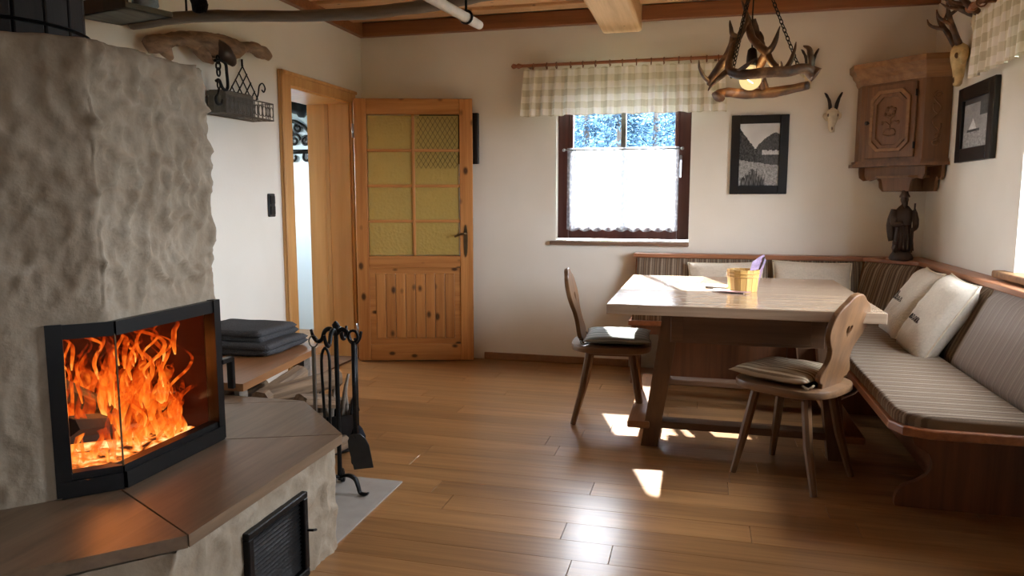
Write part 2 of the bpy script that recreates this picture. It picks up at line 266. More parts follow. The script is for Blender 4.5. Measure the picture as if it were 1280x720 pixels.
# ------------------------------------------------------------------ mesh helpers
def cat(pts, n=6):
    """Catmull-Rom through points (tuples of any length)"""
    P = [pts[0]] + list(pts) + [pts[-1]]; out = []
    for i in range(1, len(P) - 2):
        for k in range(n):
            t = k / n; a, b_, c, d = P[i - 1], P[i], P[i + 1], P[i + 2]
            out.append(tuple(.5 * (2 * b_[j] + (c[j] - a[j]) * t + (2 * a[j] - 5 * b_[j] + 4 * c[j] - d[j]) * t * t + (3 * b_[j] - a[j] - 3 * c[j] + d[j]) * t ** 3) for j in range(len(b_))))
    out.append(tuple(pts[-1])); return out
class MB:
    def __init__(s): s.v = []; s.f = []
    def add(s, vs, fs):
        o = len(s.v); s.v += [tuple(p) for p in vs]; s.f += [tuple(i + o for i in f) for f in fs]; return s
    def box(s, x0, x1, y0, y1, z0, z1, bev=0.0, mtx=None):
        b = min(bev, (x1 - x0) / 2.01, (y1 - y0) / 2.01, (z1 - z0) / 2.01)
        if b <= 0:
            vs = [(x, y, z) for z in (z0, z1) for y in (y0, y1) for x in (x0, x1)]
            fs = [(0, 2, 3, 1), (4, 5, 7, 6), (0, 1, 5, 4), (2, 6, 7, 3), (0, 4, 6, 2), (1, 3, 7, 5)]
        else:
            bm = bmesh.new(); bmesh.ops.create_cube(bm, size=1)
            for v in bm.verts: v.co = Vector(((x0 + x1) / 2 + v.co.x * (x1 - x0), (y0 + y1) / 2 + v.co.y * (y1 - y0), (z0 + z1) / 2 + v.co.z * (z1 - z0)))
            bmesh.ops.bevel(bm, geom=bm.edges[:], offset=b, segments=1 if b < .006 else 2, affect='EDGES', profile=.5)
            bm.verts.index_update(); vs = [v.co.copy() for v in bm.verts]; fs = [tuple(v.index for v in f.verts) for f in bm.faces]; bm.free()
        if mtx: vs = [mtx @ Vector(p) for p in vs]
        return s.add(vs, fs)
    def tube(s, pts, rad, seg=8, smooth=0, caps=True, flat=1.0):
        if not isinstance(rad, (list, tuple)): rad = [rad] * len(pts)
        q = [(*p, r) for p, r in zip(pts, rad)]
        if smooth: q = cat(q, smooth)
        P = [Vector(p[:3]) for p in q]; n = len(P); vs = []; fs = []; nrm = None
        for i in range(n):
            t = (P[min(i + 1, n - 1)] - P[max(i - 1, 0)]).normalized()
            if t.length < 1e-6: t = Vector((0, 0, 1))
            if nrm is None:
                nrm = t.orthogonal().normalized() if abs(t.z) > .9 else Vector((0, 0, 1)).cross(t).normalized()
            nrm = (nrm - t * nrm.dot(t)).normalized(); bn = t.cross(nrm)
            for k in range(seg):
                a = 2 * math.pi * k / seg; vs.append(P[i] + (nrm * math.cos(a) + bn * math.sin(a) * flat) * max(q[i][3], 1e-4))
        for i in range(n - 1):
            for k in range(seg):
                fs.append((i * seg + k, i * seg + (k + 1) % seg, (i + 1) * seg + (k + 1) % seg, (i + 1) * seg + k))
        if caps: fs.append(tuple(reversed(range(seg)))); fs.append(tuple((n - 1) * seg + k for k in range(seg)))
        return s.add(vs, fs)
    def lathe(s, prof, c=(0, 0, 0), seg=24, sx=1, sy=1):
        vs = []; fs = []; n = len(prof)
        for r, z in prof:
            for k in range(seg):
                a = 2 * math.pi * k / seg; vs.append((c[0] + r * math.cos(a) * sx, c[1] + r * math.sin(a) * sy, c[2] + z))
        for i in range(n - 1):
            for k in range(seg): fs.append((i * seg + k, i * seg + (k + 1) % seg, (i + 1) * seg + (k + 1) % seg, (i + 1) * seg + k))
        fs.append(tuple(reversed(range(seg)))); fs.append(tuple((n - 1) * seg + k for k in range(seg)))
        return s.add(vs, fs)
    def ball(s, c, r, sx=1, sy=1, sz=1, u=14, v=10):
        pr = [(max(r * math.sin(math.pi * i / v), .0005), -r * math.cos(math.pi * i / v)) for i in range(v + 1)]
        vs0 = len(s.v); s.lathe(pr, (0, 0, 0), u)
        for i in range(vs0, len(s.v)): p = s.v[i]; s.v[i] = (c[0] + p[0] * sx, c[1] + p[1] * sy, c[2] + p[2] * sz)
        return s
    def prism(s, poly, z0, z1, mtx=None):
        """convex or simple polygon (x, y) pulled from z0 to z1"""
        n = len(poly); vs = [(x, y, z0) for x, y in poly] + [(x, y, z1) for x, y in poly]
        fs = [tuple(reversed(range(n))), tuple(range(n, 2 * n))] + [(i, (i + 1) % n, n + (i + 1) % n, n + i) for i in range(n)]
        if mtx: vs = [mtx @ Vector(p) for p in vs]
        return s.add(vs, fs)
    def cut(s, outer, holes, depth, mtx=None, bev=0.0):
        """flat board of any outline with holes: xy outline, thickness along z, centred"""
        cu = bpy.data.curves.new('c', 'CURVE'); cu.dimensions = '2D'; cu.fill_mode = 'BOTH'; cu.extrude = depth / 2 - bev; cu.bevel_depth = bev; cu.bevel_resolution = 1
        for lp in [outer] + holes:
            sp = cu.splines.new('POLY'); sp.points.add(len(lp) - 1); sp.use_cyclic_u = True
            for p, q in zip(sp.points, lp): p.co = (q[0], q[1], 0, 1)
        ob = bpy.data.objects.new('c', cu); me = bpy.data.meshes.new_from_object(ob)
        vs = [v.co.copy() for v in me.vertices]; fs = [tuple(p.vertices) for p in me.polygons]
        bpy.data.objects.remove(ob); bpy.data.curves.remove(cu); bpy.data.meshes.remove(me)
        if mtx: vs = [mtx @ p for p in vs]
        return s.add(vs, fs)
    def noise(s, amp, freq=8, seed=0, start=0):
        for i in range(start, len(s.v)):
            p = Vector(s.v[i]); d = noise.noise_vector(p * freq + Vector((seed, seed * 2, seed * 3))); s.v[i] = tuple(p + d * amp)
        return s
    def xf(s, mtx, start=0):
        for i in range(start, len(s.v)): s.v[i] = tuple(mtx @ Vector(s.v[i]))
        return s
    def build(s, name, material, parent=None, smooth=False, angle=None, sub=0):
        me = bpy.data.meshes.new(name); o = bpy.data.objects.new(name, me); col.objects.link(o)
        off = Vector((0, 0, 0))
        if parent is not None:
            o.parent = parent; r = parent
            while r is not None: off += r.location; r = r.parent
        me.from_pydata([tuple(Vector(v) - off) for v in s.v], [], s.f)
        bm = bmesh.new(); bm.from_mesh(me); bmesh.ops.remove_doubles(bm, verts=bm.verts, dist=1e-5); bmesh.ops.recalc_face_normals(bm, faces=bm.faces); bm.to_mesh(me); bm.free()
        me.materials.append(M[material])
        if smooth:
            me.shade_smooth()
            if angle: me.set_sharp_from_angle(angle=R(angle))
        if sub:
            md = o.modifiers.new('sub', 'SUBSURF'); md.levels = sub; md.render_levels = sub
        return o
def B(*a, **k): return MB().box(*a, **k)
def thing(name, loc, label, category, group=None):
    o = bpy.data.objects.new(name, None); col.objects.link(o); o.location = loc; o.empty_display_size = .05
    return tag(o, label, category, group)
def tag(o, label, category, group=None):
    o['label'] = label; o['category'] = category
    if group: o['group'] = group
    return o
def struct(o, label=None, category=None):
    o['kind'] = 'structure'
    if label: o['label'] = label
    if category: o['category'] = category
    return o
def sroot(name, loc, label, category):
    o = bpy.data.objects.new(name, None); col.objects.link(o); o.location = loc; o.empty_display_size = .05
    return struct(o, label, category)
def place(o, loc, rot=(0, 0, 0)):
    o.location = loc; o.rotation_euler = rot; return o
def copy_tree(o, parent=None):
    c = o.copy(); col.objects.link(c); c.parent = parent
    for ch in list(o.children): copy_tree(ch, c)
    return c
def frame_m(origin, u, v):
    """matrix with local x -> u, y -> v, z -> u x v"""
    u = Vector(u).normalized(); v = Vector(v); v = (v - u * v.dot(u)).normalized(); w = u.cross(v)
    return Matrix(((u.x, v.x, w.x, origin[0]), (u.y, v.y, w.y, origin[1]), (u.z, v.z, w.z, origin[2]), (0, 0, 0, 1)))

# ------------------------------------------------------------------ the room
# floor: slab with single boards on it
fl = struct(B(XL, XR, YF, YB, -.2, -.012).build('floor', 'floor_gap'), 'warm brown oak plank floor with a satin sheen', 'floor')
pl = MB(); pl.box(-.5, .5, 0, .1442, -.02, 0, bev=.0005); base = None
y = YB; row = 0
while y > .2:
    x = XL; cuts = []
    x0 = XL - random.uniform(.1, 1.1)
    while x0 < XR:
        ln = random.choice((.95, 1.2, 1.45, 1.7)); a, b_ = max(x0, XL), min(x0 + ln, XR); x0 += ln
        if b_ - a < .12: continue
        if base is None: base = p = pl.build('plank', 'floor_oak', fl)
        else: p = bpy.data.objects.new('plank', base.data); col.objects.link(p); p.parent = fl
        p.location = ((a + b_) / 2, y - .145, 0); p.scale = (b_ - a - .002, 1, 1)
    y -= .145; row += 1
rest = B(XL, XR, YF, y, -.012, 0).build('plank', 'floor_oak', fl)
# walls
T = .34
w = MB()
w.box(XL - .4, -1.06, YB, YB + T, -.2, 2.75); w.box(-.09, XR + .4, YB, YB + T, -.2, 2.75); w.box(-1.06, -.09, YB, YB + T, -.2, .935); w.box(-1.06, -.09, YB, YB + T, 2.15, 2.75)
struct(w.build('wall_back', 'wall_paint'), 'white plastered back wall with the small window', 'wall')
w = MB()
w.box(XL - T, XL, YF, 4.365, -.2, 2.75); w.box(XL - T, XL, 5.235, YB, -.2, 2.75); w.box(XL - T, XL, 4.365, 5.235, 1.985, 2.75)
struct(w.build('wall_left', 'wall_paint'), 'white plastered wall behind the stove with the doorway', 'wall')
w = MB()
for a, b_ in ((YF, -1.40), (-.80, 2.72), (3.94, YB)): w.box(XR, XR + T, a, b_, -.2, 2.75)
for a, b_ in ((2.72, 3.94), (-1.40, -.80)): w.box(XR, XR + T, a, b_, -.2, .90); w.box(XR, XR + T, a, b_, 1.98, 2.75)  # the opening behind the camera is cut for the added fill window
struct(w.build('wall_right', 'wall_paint'), 'white plastered wall above the long side of the bench', 'wall')
w = MB(); w.box(XL - T, XR + T, YF - .3, YF, -.2, 2.75)
struct(w.build('wall_front', 'wall_paint'), 'white wall behind the viewer', 'wall')
# ceiling with boards
ce = struct(B(XL - T, XR + T, YF, YB + T, 2.62, 2.8).build('ceiling', 'ceiling_pine'), 'boarded pine ceiling with overlapping boards', 'ceiling')
bd = B(XL, XR, 0, .205, 0, .03, bev=.003); bt = B(XL, XR, 0, .125, 0, .035, bev=.005); b1 = b2 = None
y = YB - .07
while y > YF + .3:
    if b1 is None: b1 = p = bd.build('ceiling_board', 'ceiling_pine', ce)
    else: p = bpy.data.objects.new('ceiling_board', b1.data); col.objects.link(p); p.parent = ce
    p.location = (0, y - .205, 2.59)
    if b2 is None: b2 = q = bt.build('cover_board', 'ceiling_batten', ce)
    else: q = bpy.data.objects.new('cover_board', b2.data); col.objects.link(q); q.parent = ce
    q.location = (0, y - .27, 2.555); y -= .207
struct(B(XL, XR, YB - .055, YB, 2.487, 2.59, bev=.006).build('trim_1', 'cornice_wood'), 'brown timber cornice along the back wall', 'trim')
struct(B(XL, XL + .05, YF, YB - .055, 2.487, 2.59, bev=.006).build('trim_2', 'cornice_wood'), 'brown timber cornice along the stove wall', 'trim')
bmb = MB(); bmb.box(-.72, -.445, YF, YB - .06, 2.405, 2.62, bev=.02)
struct(bmb.build('ceiling_beam', 'beam_spruce'), 'thick pale ceiling beam running above the window', 'beam')
struct(B(-1.62, -.5, YB - .016, YB, 0, .055, bev=.004).build('baseboard_back', 'baseboard_wood'), 'low wooden skirting under the window', 'baseboard')
struct(MB().box(XL, XL + .016, 2.9, 4.22, 0, .055, bev=.004).build('baseboard_left', 'baseboard_wood'), 'low wooden skirting along the stove wall', 'baseboard')
# hall behind the doorway
h = MB(); h.box(-4.6, XL - T, 6.3, 6.45, -.2, 2.75); h.box(-4.75, -4.6, 3.0, 4.7, -.2, 2.75); h.box(-4.75, -4.6, 6.0, 6.45, -.2, 2.75); h.box(-4.75, -4.6, 4.7, 6.0, -.2, 1.3); h.box(-4.75, -4.6, 4.7, 6.0, 2.0, 2.75); h.box(-4.75, -4.6, 4.7, 4.95, 1.3, 2.0); h.box(-4.75, XL - T, 2.85, 3.0, -.2, 2.75); h.box(XL - T, XL - T + .1, YB + .0, 6.45, -.2, 2.75)
struct(h.build('wall_hall', 'hall_paint'), 'white hall walls seen through the open doorway', 'wall')
struct(B(-4.75, XL - T, 2.85, 6.45, 2.75, 2.85).build('ceiling_hall', 'wall_paint'), 'white hall ceiling beyond the doorway', 'ceiling')
struct(B(-4.75, XL, 2.85, 6.45, -.2, -.005).build('floor_hall', 'floor_oak'), 'wooden hall floor beyond the doorway', 'floor')
# doorway casing and lining
dc = sroot('door_frame', (XL, 4.8, 0), 'honey pine door frame with deep lining', 'door frame')
m1 = MB(); m1.box(XL, XL + .022, 4.245, 4.375, 0, 2.06, bev=.006); m1.box(XL + .022, XL + .036, 4.245, 4.275, 0, 2.06, bev=.005); m1.build('casing', 'casing_pine', dc)
m1 = MB(); m1.box(XL, XL + .022, 4.375, 5.225, 1.975, 2.06, bev=.006); m1.box(XL + .022, XL + .036, 4.245, 5.30, 2.035, 2.06, bev=.005); m1.build('casing', 'casing_pine', dc)
m1 = MB(); m1.box(XL, XL + .022, 5.225, 5.30, 0, 2.06, bev=.006); m1.build('casing', 'casing_pine', dc)
for yy in ((5.213, 5.235), (4.365, 4.387)): B(XL - T - .01, XL, yy[0], yy[1], 0, 1.985).build('lining', 'lining_pine_lit', dc)
B(XL - T - .01, XL, 4.387, 5.213, 1.963, 1.985).build('lining', 'lining_pine_lit', dc)
B(XL - .20, XL - .17, 5.203, 5.213, 0, 1.963).build('rebate', 'casing_pine', dc)
B(XL - T, XL + .02, 4.387, 5.213, -.01, .012).build('threshold', 'sill_wood', dc)

# ------------------------------------------------------------------ pine door standing open
dr = sroot('door_1', (0, 0, 0), 'open pine door with eight amber panes and boarded lower panel', 'door')
W_, HT, TH = .882, 1.985, .042
B(0, .092, -TH / 2, TH / 2, .008, HT, bev=.004).build('stile', 'door_pine', dr); B(W_ - .098, W_, -TH / 2, TH / 2, .008, HT, bev=.004).build('stile', 'door_pine', dr)
for z0, z1 in ((.008, .135), (.725, .815), (HT - .115, HT)): B(.092, W_ - .098, -TH / 2, TH / 2, z0, z1, bev=.004).build('rail', 'door_pine_rail', dr)
gx0, gx1, gz0, gz1 = .092, W_ - .098, .815, HT - .115
B((gx0 + gx1) / 2 - .011, (gx0 + gx1) / 2 + .011, -.017, .017, gz0, gz1, bev=.004).build('glazing_bar', 'door_pine', dr)
ph = (gz1 - gz0) / 4
for k in range(1, 4): B(gx0, gx1, -.015, .015, gz0 + k * ph - .011, gz0 + k * ph + .011, bev=.004).build('glazing_bar', 'door_pine_rail', dr)
for k in range(4):
    for c in range(2):
        a = gx0 + (gx1 - gx0) / 2 * c; B(a + .008, a + (gx1 - gx0) / 2 - .008, -.003, .003, gz0 + k * ph + .008, gz0 + (k + 1) * ph - .008).build('pane', 'door_glass', dr)
wm = MB()     # wire mesh in the two upper right panes
zm = gz0 + 2.5 * ph
for k in range(-12, 24):
    for sgn in (1, -1):
        pts = [(.46 + k * .036 + sgn * t * .0124, -.006, zm + t * .02) for t in range(24)]
        pts = [p for p in pts if .458 < p[0] < gx1 - .008 and p[2] < gz1 - .008 and abs(p[2] - gz0 - 3 * ph) > .012]
        if len(pts) > 1: wm.tube(pts, .0011, 4)
if wm.v: wm.build('wire_mesh', 'black_iron', dr)
for k in range(8):     # lower tongue-and-groove boards
    a = gx0 + .045 + k * (gx1 - gx0 - .09) / 8; B(a + .001, a + (gx1 - gx0 - .09) / 8 - .001, -.012, .012, .18, .68, bev=.006).build('panel_board', 'door_pine', dr)
pf = MB()
for a, b_ in ((gx0, gx0 + .045), (gx1 - .045, gx1)): pf.box(a, b_, -.008, .008, .135, .725)
pf.box(gx0 + .045, gx1 - .045, -.008, .008, .135, .18); pf.box(gx0 + .045, gx1 - .045, -.008, .008, .68, .725); pf.build('panel_field', 'door_pine_rail', dr)
hp = MB(); hp.cut([(.826 + .016 * math.cos(a) * (1 if abs(math.sin(a)) < .9 else .6), .93 + .125 * math.sin(a)) for a in [2 * math.pi * i / 24 for i in range(24)]], [], .006, frame_m((0, -TH / 2 - .003, 0), (1, 0, 0), (0, 0, 1))); hpo = hp.build('handle_plate', 'brass_aged', dr)
lv = MB(); lv.tube([(.826, -TH / 2, .985), (.826, -TH / 2 - .05, .985), (.80, -TH / 2 - .056, .985), (.745, -TH / 2 - .05, .965)], [.009, .009, .009, .008], 8, 5); lv.build('lever', 'brass_aged', hpo, True)
B(W_ - .004, W_ + .002, -.012, .012, .88, 1.1).build('latch_plate', 'steel', dr)
for z in (.25, 1.75): MB().tube([(-.006, -.02, z - .05), (-.006, -.02, z + .05)], .009, 8).build('hinge', 'steel', dr, True)
place(dr, (-2.53, 5.118, 0), (0, 0, math.atan2(.245, .85)))
# black picture behind the door
bp = thing('wall_picture', (-1.9, YB, 1.7), 'black framed panel hanging behind the open pine door', 'picture')
B(-2.13, -1.655, YB - .035, YB - .004, 1.51, 1.89, bev=.004).build('frame', 'black_frame', bp); B(-2.09, -1.69, YB - .038, YB - .034, 1.55, 1.85).build('print', 'black_plastic', bp)
# light switch
ls = thing('light_switch', (XL, 4.12, 1.2), 'black double light switch beside the door frame', 'switch')
B(XL, XL + .012, 4.085, 4.158, 1.135, 1.28, bev=.005).build('plate', 'black_plastic', ls)
for z in (1.15, 1.215): B(XL + .012, XL + .02, 4.097, 4.146, z, z + .052, bev=.003).build('rocker', 'stove_steel', ls)

# ------------------------------------------------------------------ window in the back wall
wn = sroot('window_1', (-.575, YB, .94), 'small window with dark brown frame and clear upper panes', 'window')
wy0, wy1 = YB + .075, YB + .135
for a, b_ in ((-1.06, -.975), (-.175, -.09)): B(a, b_, wy0, wy1, .95, 2.15, bev=.006).build('frame_stile', 'window_wood', wn)
for a, b_ in ((.95, 1.02), (2.10, 2.15)): B(-.975, -.175, wy0, wy1, a, b_, bev=.006).build('frame_rail', 'window_wood', wn)
for a, b_ in ((-.975, -.945), (-.205, -.175)): B(a, b_, wy0 - .012, wy1 - .01, 1.02, 2.10, bev=.005).build('sash_stile', 'window_wood', wn)
for a, b_ in ((1.02, 1.05), (2.07, 2.10)): B(-.945, -.205, wy0 - .012, wy1 - .01, a, b_, bev=.005).build('sash_rail', 'window_wood', wn)
B(-.594, -.556, wy0, wy1 - .01, 1.05, 2.07, bev=.004).build('glazing_bar', 'grey_metal', wn)
for a, b_ in ((-.945, -.594), (-.556, -.205)): B(a, b_, wy0 + .02, wy0 + .026, 1.05, 2.07).build('pane', 'window_glass', wn)
hd = MB(); hd.box(-.168, -.150, wy0 - .016, wy0, 1.44, 1.56, bev=.004); hd.tube([(-.159, wy0 - .02, 1.52), (-.159, wy0 - .045, 1.52), (-.159, wy0 - .045, 1.40)], .008, 8); hd.build('handle', 'steel', wn, True, 40)
B(-1.10, -.085, YB - .035, YB + .08, .905, .935, bev=.006).build('window_sill', 'sill_wood', wn)
# lace half curtain
lc = thing('lace_curtain', (-.58, YB + .04, 1.0), 'white lace cafe curtain across the lower window panes', 'curtain')
MB().tube([(-1.005, YB + .042, 1.607), (-.155, YB + .042, 1.607)], .006, 8).ball((-1.01, YB + .042, 1.607), .013).ball((-.15, YB + .042, 1.607), .013).build('curtain_rod', 'steel', lc, True)
vs_, fs_ = [], []; nu, nv = 120, 22
for j in range(nv + 1):
    for i in range(nu + 1):
        u = i / nu; t = j / nv; x = -.985 + u * .815
        bot = 1.02 - .016 * abs(math.sin(u * math.pi * 9)); top = 1.622
        vs_.append((x, YB + .042 + .012 * math.sin(u * 70 + .6 * math.sin(t * 3)) * (.45 + .55 * t), top + (bot - top) * t))
for j in range(nv):
    for i in range(nu): a = j * (nu + 1) + i; fs_.append((a, a + 1, a + nu + 2, a + nu + 1))
MB().add(vs_, fs_).build('lace_panel', 'lace', lc, True)
# gingham valance
va = thing('valance_curtain', (-.58, YB - .1, 1.85), 'green and cream checked valance hanging above the lace curtain', 'curtain')
def drape(x0, x1, z0, z1, yc, amp, n, axis='x', seed=0):
    vs_, fs_ = [], []; nu, nv = 220, 14; rr = random.Random(seed)
    ph = [rr.uniform(0, 6) for _ in range(4)]
    for j in range(nv + 1):
        t = j / nv
        for i in range(nu + 1):
            u = i / nu; a = u * n * 6.283; w_ = amp * (.35 + .65 * t) * (math.sin(a + 1.3 * math.sin(u * 9 + ph[0])) + .45 * math.sin(2.3 * a + ph[1] + t))
            flare = (u - .5) * .035 * t
            s = x0 + (x1 - x0) * (u + flare); z = z1 + (z0 - z1) * t + .004 * math.sin(a * .5 + ph[2]) * t + (.008 * math.sin(a) if j == 0 else 0)
            vs_.append((s, yc + w_, z) if axis == 'x' else (yc + w_, s, z))
    for j in range(nv):
        for i in range(nu): a = j * (nu + 1) + i; fs_.append((a, a + 1, a + nu + 2, a + nu + 1))
    return MB().add(vs_, fs_)
drape(-1.285, .12, 1.845, 2.172, YB - .095, .021, 15).build('valance', 'gingham_x', va, True)
rod = MB().tube([(-1.32, YB - .1, 2.205), (.10, YB - .1, 2.205)], .012, 10).lathe([(.004, -.03), (.012, -.026), (.017, -.012), (.012, 0), (.016, .008), (.012, .016)], (0, 0, 0), 10)
fin = MB().tube([(-1.30, YB - .1, 2.205), (-1.325, YB - .1, 2.205), (-1.34, YB - .1, 2.205), (-1.352, YB - .1, 2.205), (-1.365, YB - .1, 2.205), (-1.38, YB - .1, 2.205)], [.012, .02, .012, .017, .02, .004], 10)
MB().tube([(-1.32, YB - .1, 2.205), (.12, YB - .1, 2.205)], .012, 10).build('curtain_pole', 'bench_rail_x', va, True); fin.build('finial', 'bench_rail_x', va, True)
for k in range(15):
    x = -1.22 + k * .0935 + random.uniform(-.012, .012); a0 = [(x + random.uniform(-.003, .003), YB - .1 + .019 * math.cos(t), 2.198 + .022 * math.sin(t)) for t in [6.283 * i / 12 for i in range(13)]]
    MB().tube(a0, .004, 6, caps=False).build('curtain_ring', 'bench_wood', va, True)
for x in (-1.25, .06): B(x - .01, x + .01, YB - .1, YB, 2.195, 2.215).build('bracket', 'bench_wood', va)

# ------------------------------------------------------------------ window in the right wall
wr = sroot('window_2', (XR, 3.34, .9), 'side window above the long bench with wooden sill', 'window')
for a, b_ in ((3.86, 3.94), (2.72, 2.80)): B(XR + .2, XR + .26, a, b_, .9, 1.98, bev=.006).build('frame_stile', 'window_wood', wr)
for a, b_ in ((.9, .97), (1.91, 1.98)): B(XR + .2, XR + .26, 2.80, 3.86, a, b_, bev=.006).build('frame_rail', 'window_wood', wr)
B(XR + .205, XR + .25, 3.31, 3.35, .97, 1.91).build('glazing_bar', 'window_wood', wr)
for a, b_ in ((2.8, 3.31), (3.35, 3.86)): B(XR + .225, XR + .231, a, b_, .97, 1.91).build('pane', 'window_glass', wr)
B(XR - .055, XR + .2, 2.6, 4.06, .868, .902, bev=.008).build('window_sill', 'cabinet_cornice', wr)
w3 = sroot('fill_window', (XR, -1.1, .9), 'added side window behind the viewer, out of view, for fill light', 'window')  # unseen window added behind the camera to put fill light on the stove
for a, b_ in ((-.86, -.80), (-1.40, -1.34)): B(XR + .2, XR + .26, a, b_, .9, 1.98).build('frame_stile', 'window_wood', w3)
for a, b_ in ((.9, .97), (1.91, 1.98)): B(XR + .2, XR + .26, -1.34, -.86, a, b_).build('frame_rail', 'window_wood', w3)
B(XR + .225, XR + .231, -1.34, -.86, .97, 1.91).build('pane', 'window_glass', w3)
rv = thing('valance_curtain', (XR - .09, 3.5, 1.9), 'green checked valance on the wall beside the framed photograph', 'curtain')
drape(2.6, 4.46, 1.885, 2.205, XR - .075, .013, 17, 'y', 3).build('valance', 'gingham_y', rv, True)
MB().tube([(XR - .085, 2.5, 2.255), (XR - .085, 4.50, 2.255)], .016, 10).build('curtain_pole', 'bench_rail_y', rv, True)
MB().tube([(XR - .085, 4.49, 2.255), (XR - .085, 4.51, 2.255), (XR - .085, 4.53, 2.255), (XR - .085, 4.55, 2.255), (XR - .085, 4.58, 2.255)], [.016, .026, .017, .026, .005], 10, 3).build('finial', 'bench_rail_y', rv, True)
for k in range(17):
    yy = 2.65 + k * .108; MB().tube([(XR - .085 + .024 * math.cos(t), yy, 2.248 + .026 * math.sin(t)) for t in [6.283 * i / 12 for i in range(13)]], .0045, 6, caps=False).build('curtain_ring', 'bench_wood', rv, True)
for yy in (2.62, 4.40): B(XR - .085, XR, yy - .01, yy + .01, 2.245, 2.265).build('bracket', 'bench_wood', rv)

# ------------------------------------------------------------------ stove
st = thing('wood_stove', (-2.0, 1.9, 0), 'large plastered wood stove with glass fire door and raised hearth', 'stove')
def rounded(path, r, n=5):
    out = [path[0]]
    for i in range(1, len(path) - 1):
        p, a, b_ = Vector(path[i]), Vector(path[i - 1]), Vector(path[i + 1]); da, db = (a - p).normalized(), (b_ - p).normalized()
        ang = da.angle(db); d = r / math.tan(ang / 2)
        s, e = p + da * d, p + db * d; c = p + (da + db).normalized() * (r / math.sin(ang / 2))
        for k in range(n + 1):
            q = s.lerp(e, k / n); q = c + (q - c).normalized() * r; out.append((q.x, q.y))
    out.append(path[-1]); return out
def densify(path, step):
    out = []
    for a, b_ in zip(path[:-1], path[1:]):
        a, b_ = Vector(a), Vector(b_); n = max(1, int((b_ - a).length / step))
        for k in range(n): out.append(tuple(a.lerp(b_, k / n)))
    out.append(path[-1]); return out
def plaster_shell(path, z0, z1, step, amp, hole=None, top=True):
    P = densify(rounded(path, .03), step); nz_ = max(2, int((z1 - z0) / step)); zs = [z0 + (z1 - z0) * j / nz_ for j in range(nz_ + 1)]
    if hole: zs = sorted(set([z for z in zs if abs(z - hole[2]) > step * .5 and abs(z - hole[3]) > step * .5] + [hole[2], hole[3]]))
    nrm = []
    for i in range(len(P)):
        t = Vector(P[min(i + 1, len(P) - 1)]) - Vector(P[max(i - 1, 0)]); t.normalize(); nrm.append(Vector((t.y, -t.x)))
    m_ = MB(); vs = []; fs = []; nn = len(P)
    for j, z in enumerate(zs):
        for i, p in enumerate(P):
            q = Vector((p[0], p[1], z)); fade = 1.0
            qz = Vector((q.x, q.y, q.z * .7)); fr_ = .3 + .7 * min(1, max(0, nrm[i].x * 3.2 - 2.2))
            d = noise.noise(qz * 5.0 + Vector((3, 1, 2))) * .45 + fr_ * .95 * (max(0, 1 - 2.2 * abs(noise.noise(qz * 11.0 + Vector((9, 9, 9))))) ** 3 - .35) + fr_ * .55 * (max(0, 1 - 2 * abs(noise.noise(qz * 23.0))) ** 2 - .4) + noise.noise(q * 38.0) * .16
            if hole and hole[4]:
                g_ = max(0, abs(z - .665) - .24); w_ = max(0, (-1.70 - p[0]) , (p[1] - 2.14)); fade = min(1, max(g_, w_) / .07); fade *= min(1, max(0, (z - z0) / .05) + .25)
                d = d * fade + (fade - 1) * .25
            elif hole:
                g_ = max(0, abs(z - .16) - .14, abs(p[1] - 1.9) - .16); d *= min(1, g_ / .05) if p[0] > -1.3 else 1
            rt = max(0, 1 - (z1 - z) / .05) if top else 0
            off = d * amp - rt * rt * .018
            vs.append((p[0] + nrm[i].x * off, p[1] + nrm[i].y * off, z - (0 if not (top and j == len(zs) - 1) else .012 * abs(noise.noise(q * 6)))))
    for j in range(len(zs) - 1):
        for i in range(nn - 1):
            if hole:
                mx_, my_, mz_ = (P[i][0] + P[i + 1][0]) / 2, (P[i][1] + P[i + 1][1]) / 2, (zs[j] + zs[j + 1]) / 2
                if hole[0](mx_, my_) and hole[2] < mz_ < hole[3]: continue
            a = j * nn + i; fs.append((a, a + 1, a + nn + 1, a + nn))
    if top: fs.append(tuple((len(zs) - 1) * nn + i for i in range(nn)))
    return m_.add(vs, fs)
body_path = [(XL + .005, 1.23), (-2.05, 1.23), (-1.60, 1.68), (-1.60, 2.165), (-1.95, 2.515), (XL + .005, 2.515)]
in_hole = lambda x, y: x > -1.68 and y < 2.135
plaster_shell(body_path, .415, 1.68, .011, .024, (in_hole, 0, .43, .90, 1)).build('chimney_breast', 'stove_plaster', st, True)
base_path = [(XL + .005, .60), (-2.09, .60), (-1.235, 1.455), (-1.235, 2.29), (-1.58, 2.632), (XL + .005, 2.632)]
in_vent = lambda x, y: x > -1.3 and 1.745 < y < 2.05
plaster_shell(base_path, 0, .385, .014, .016, (in_vent, 0, .03, .29, 0), top=False).build('hearth_base', 'stove_plaster', st, True)
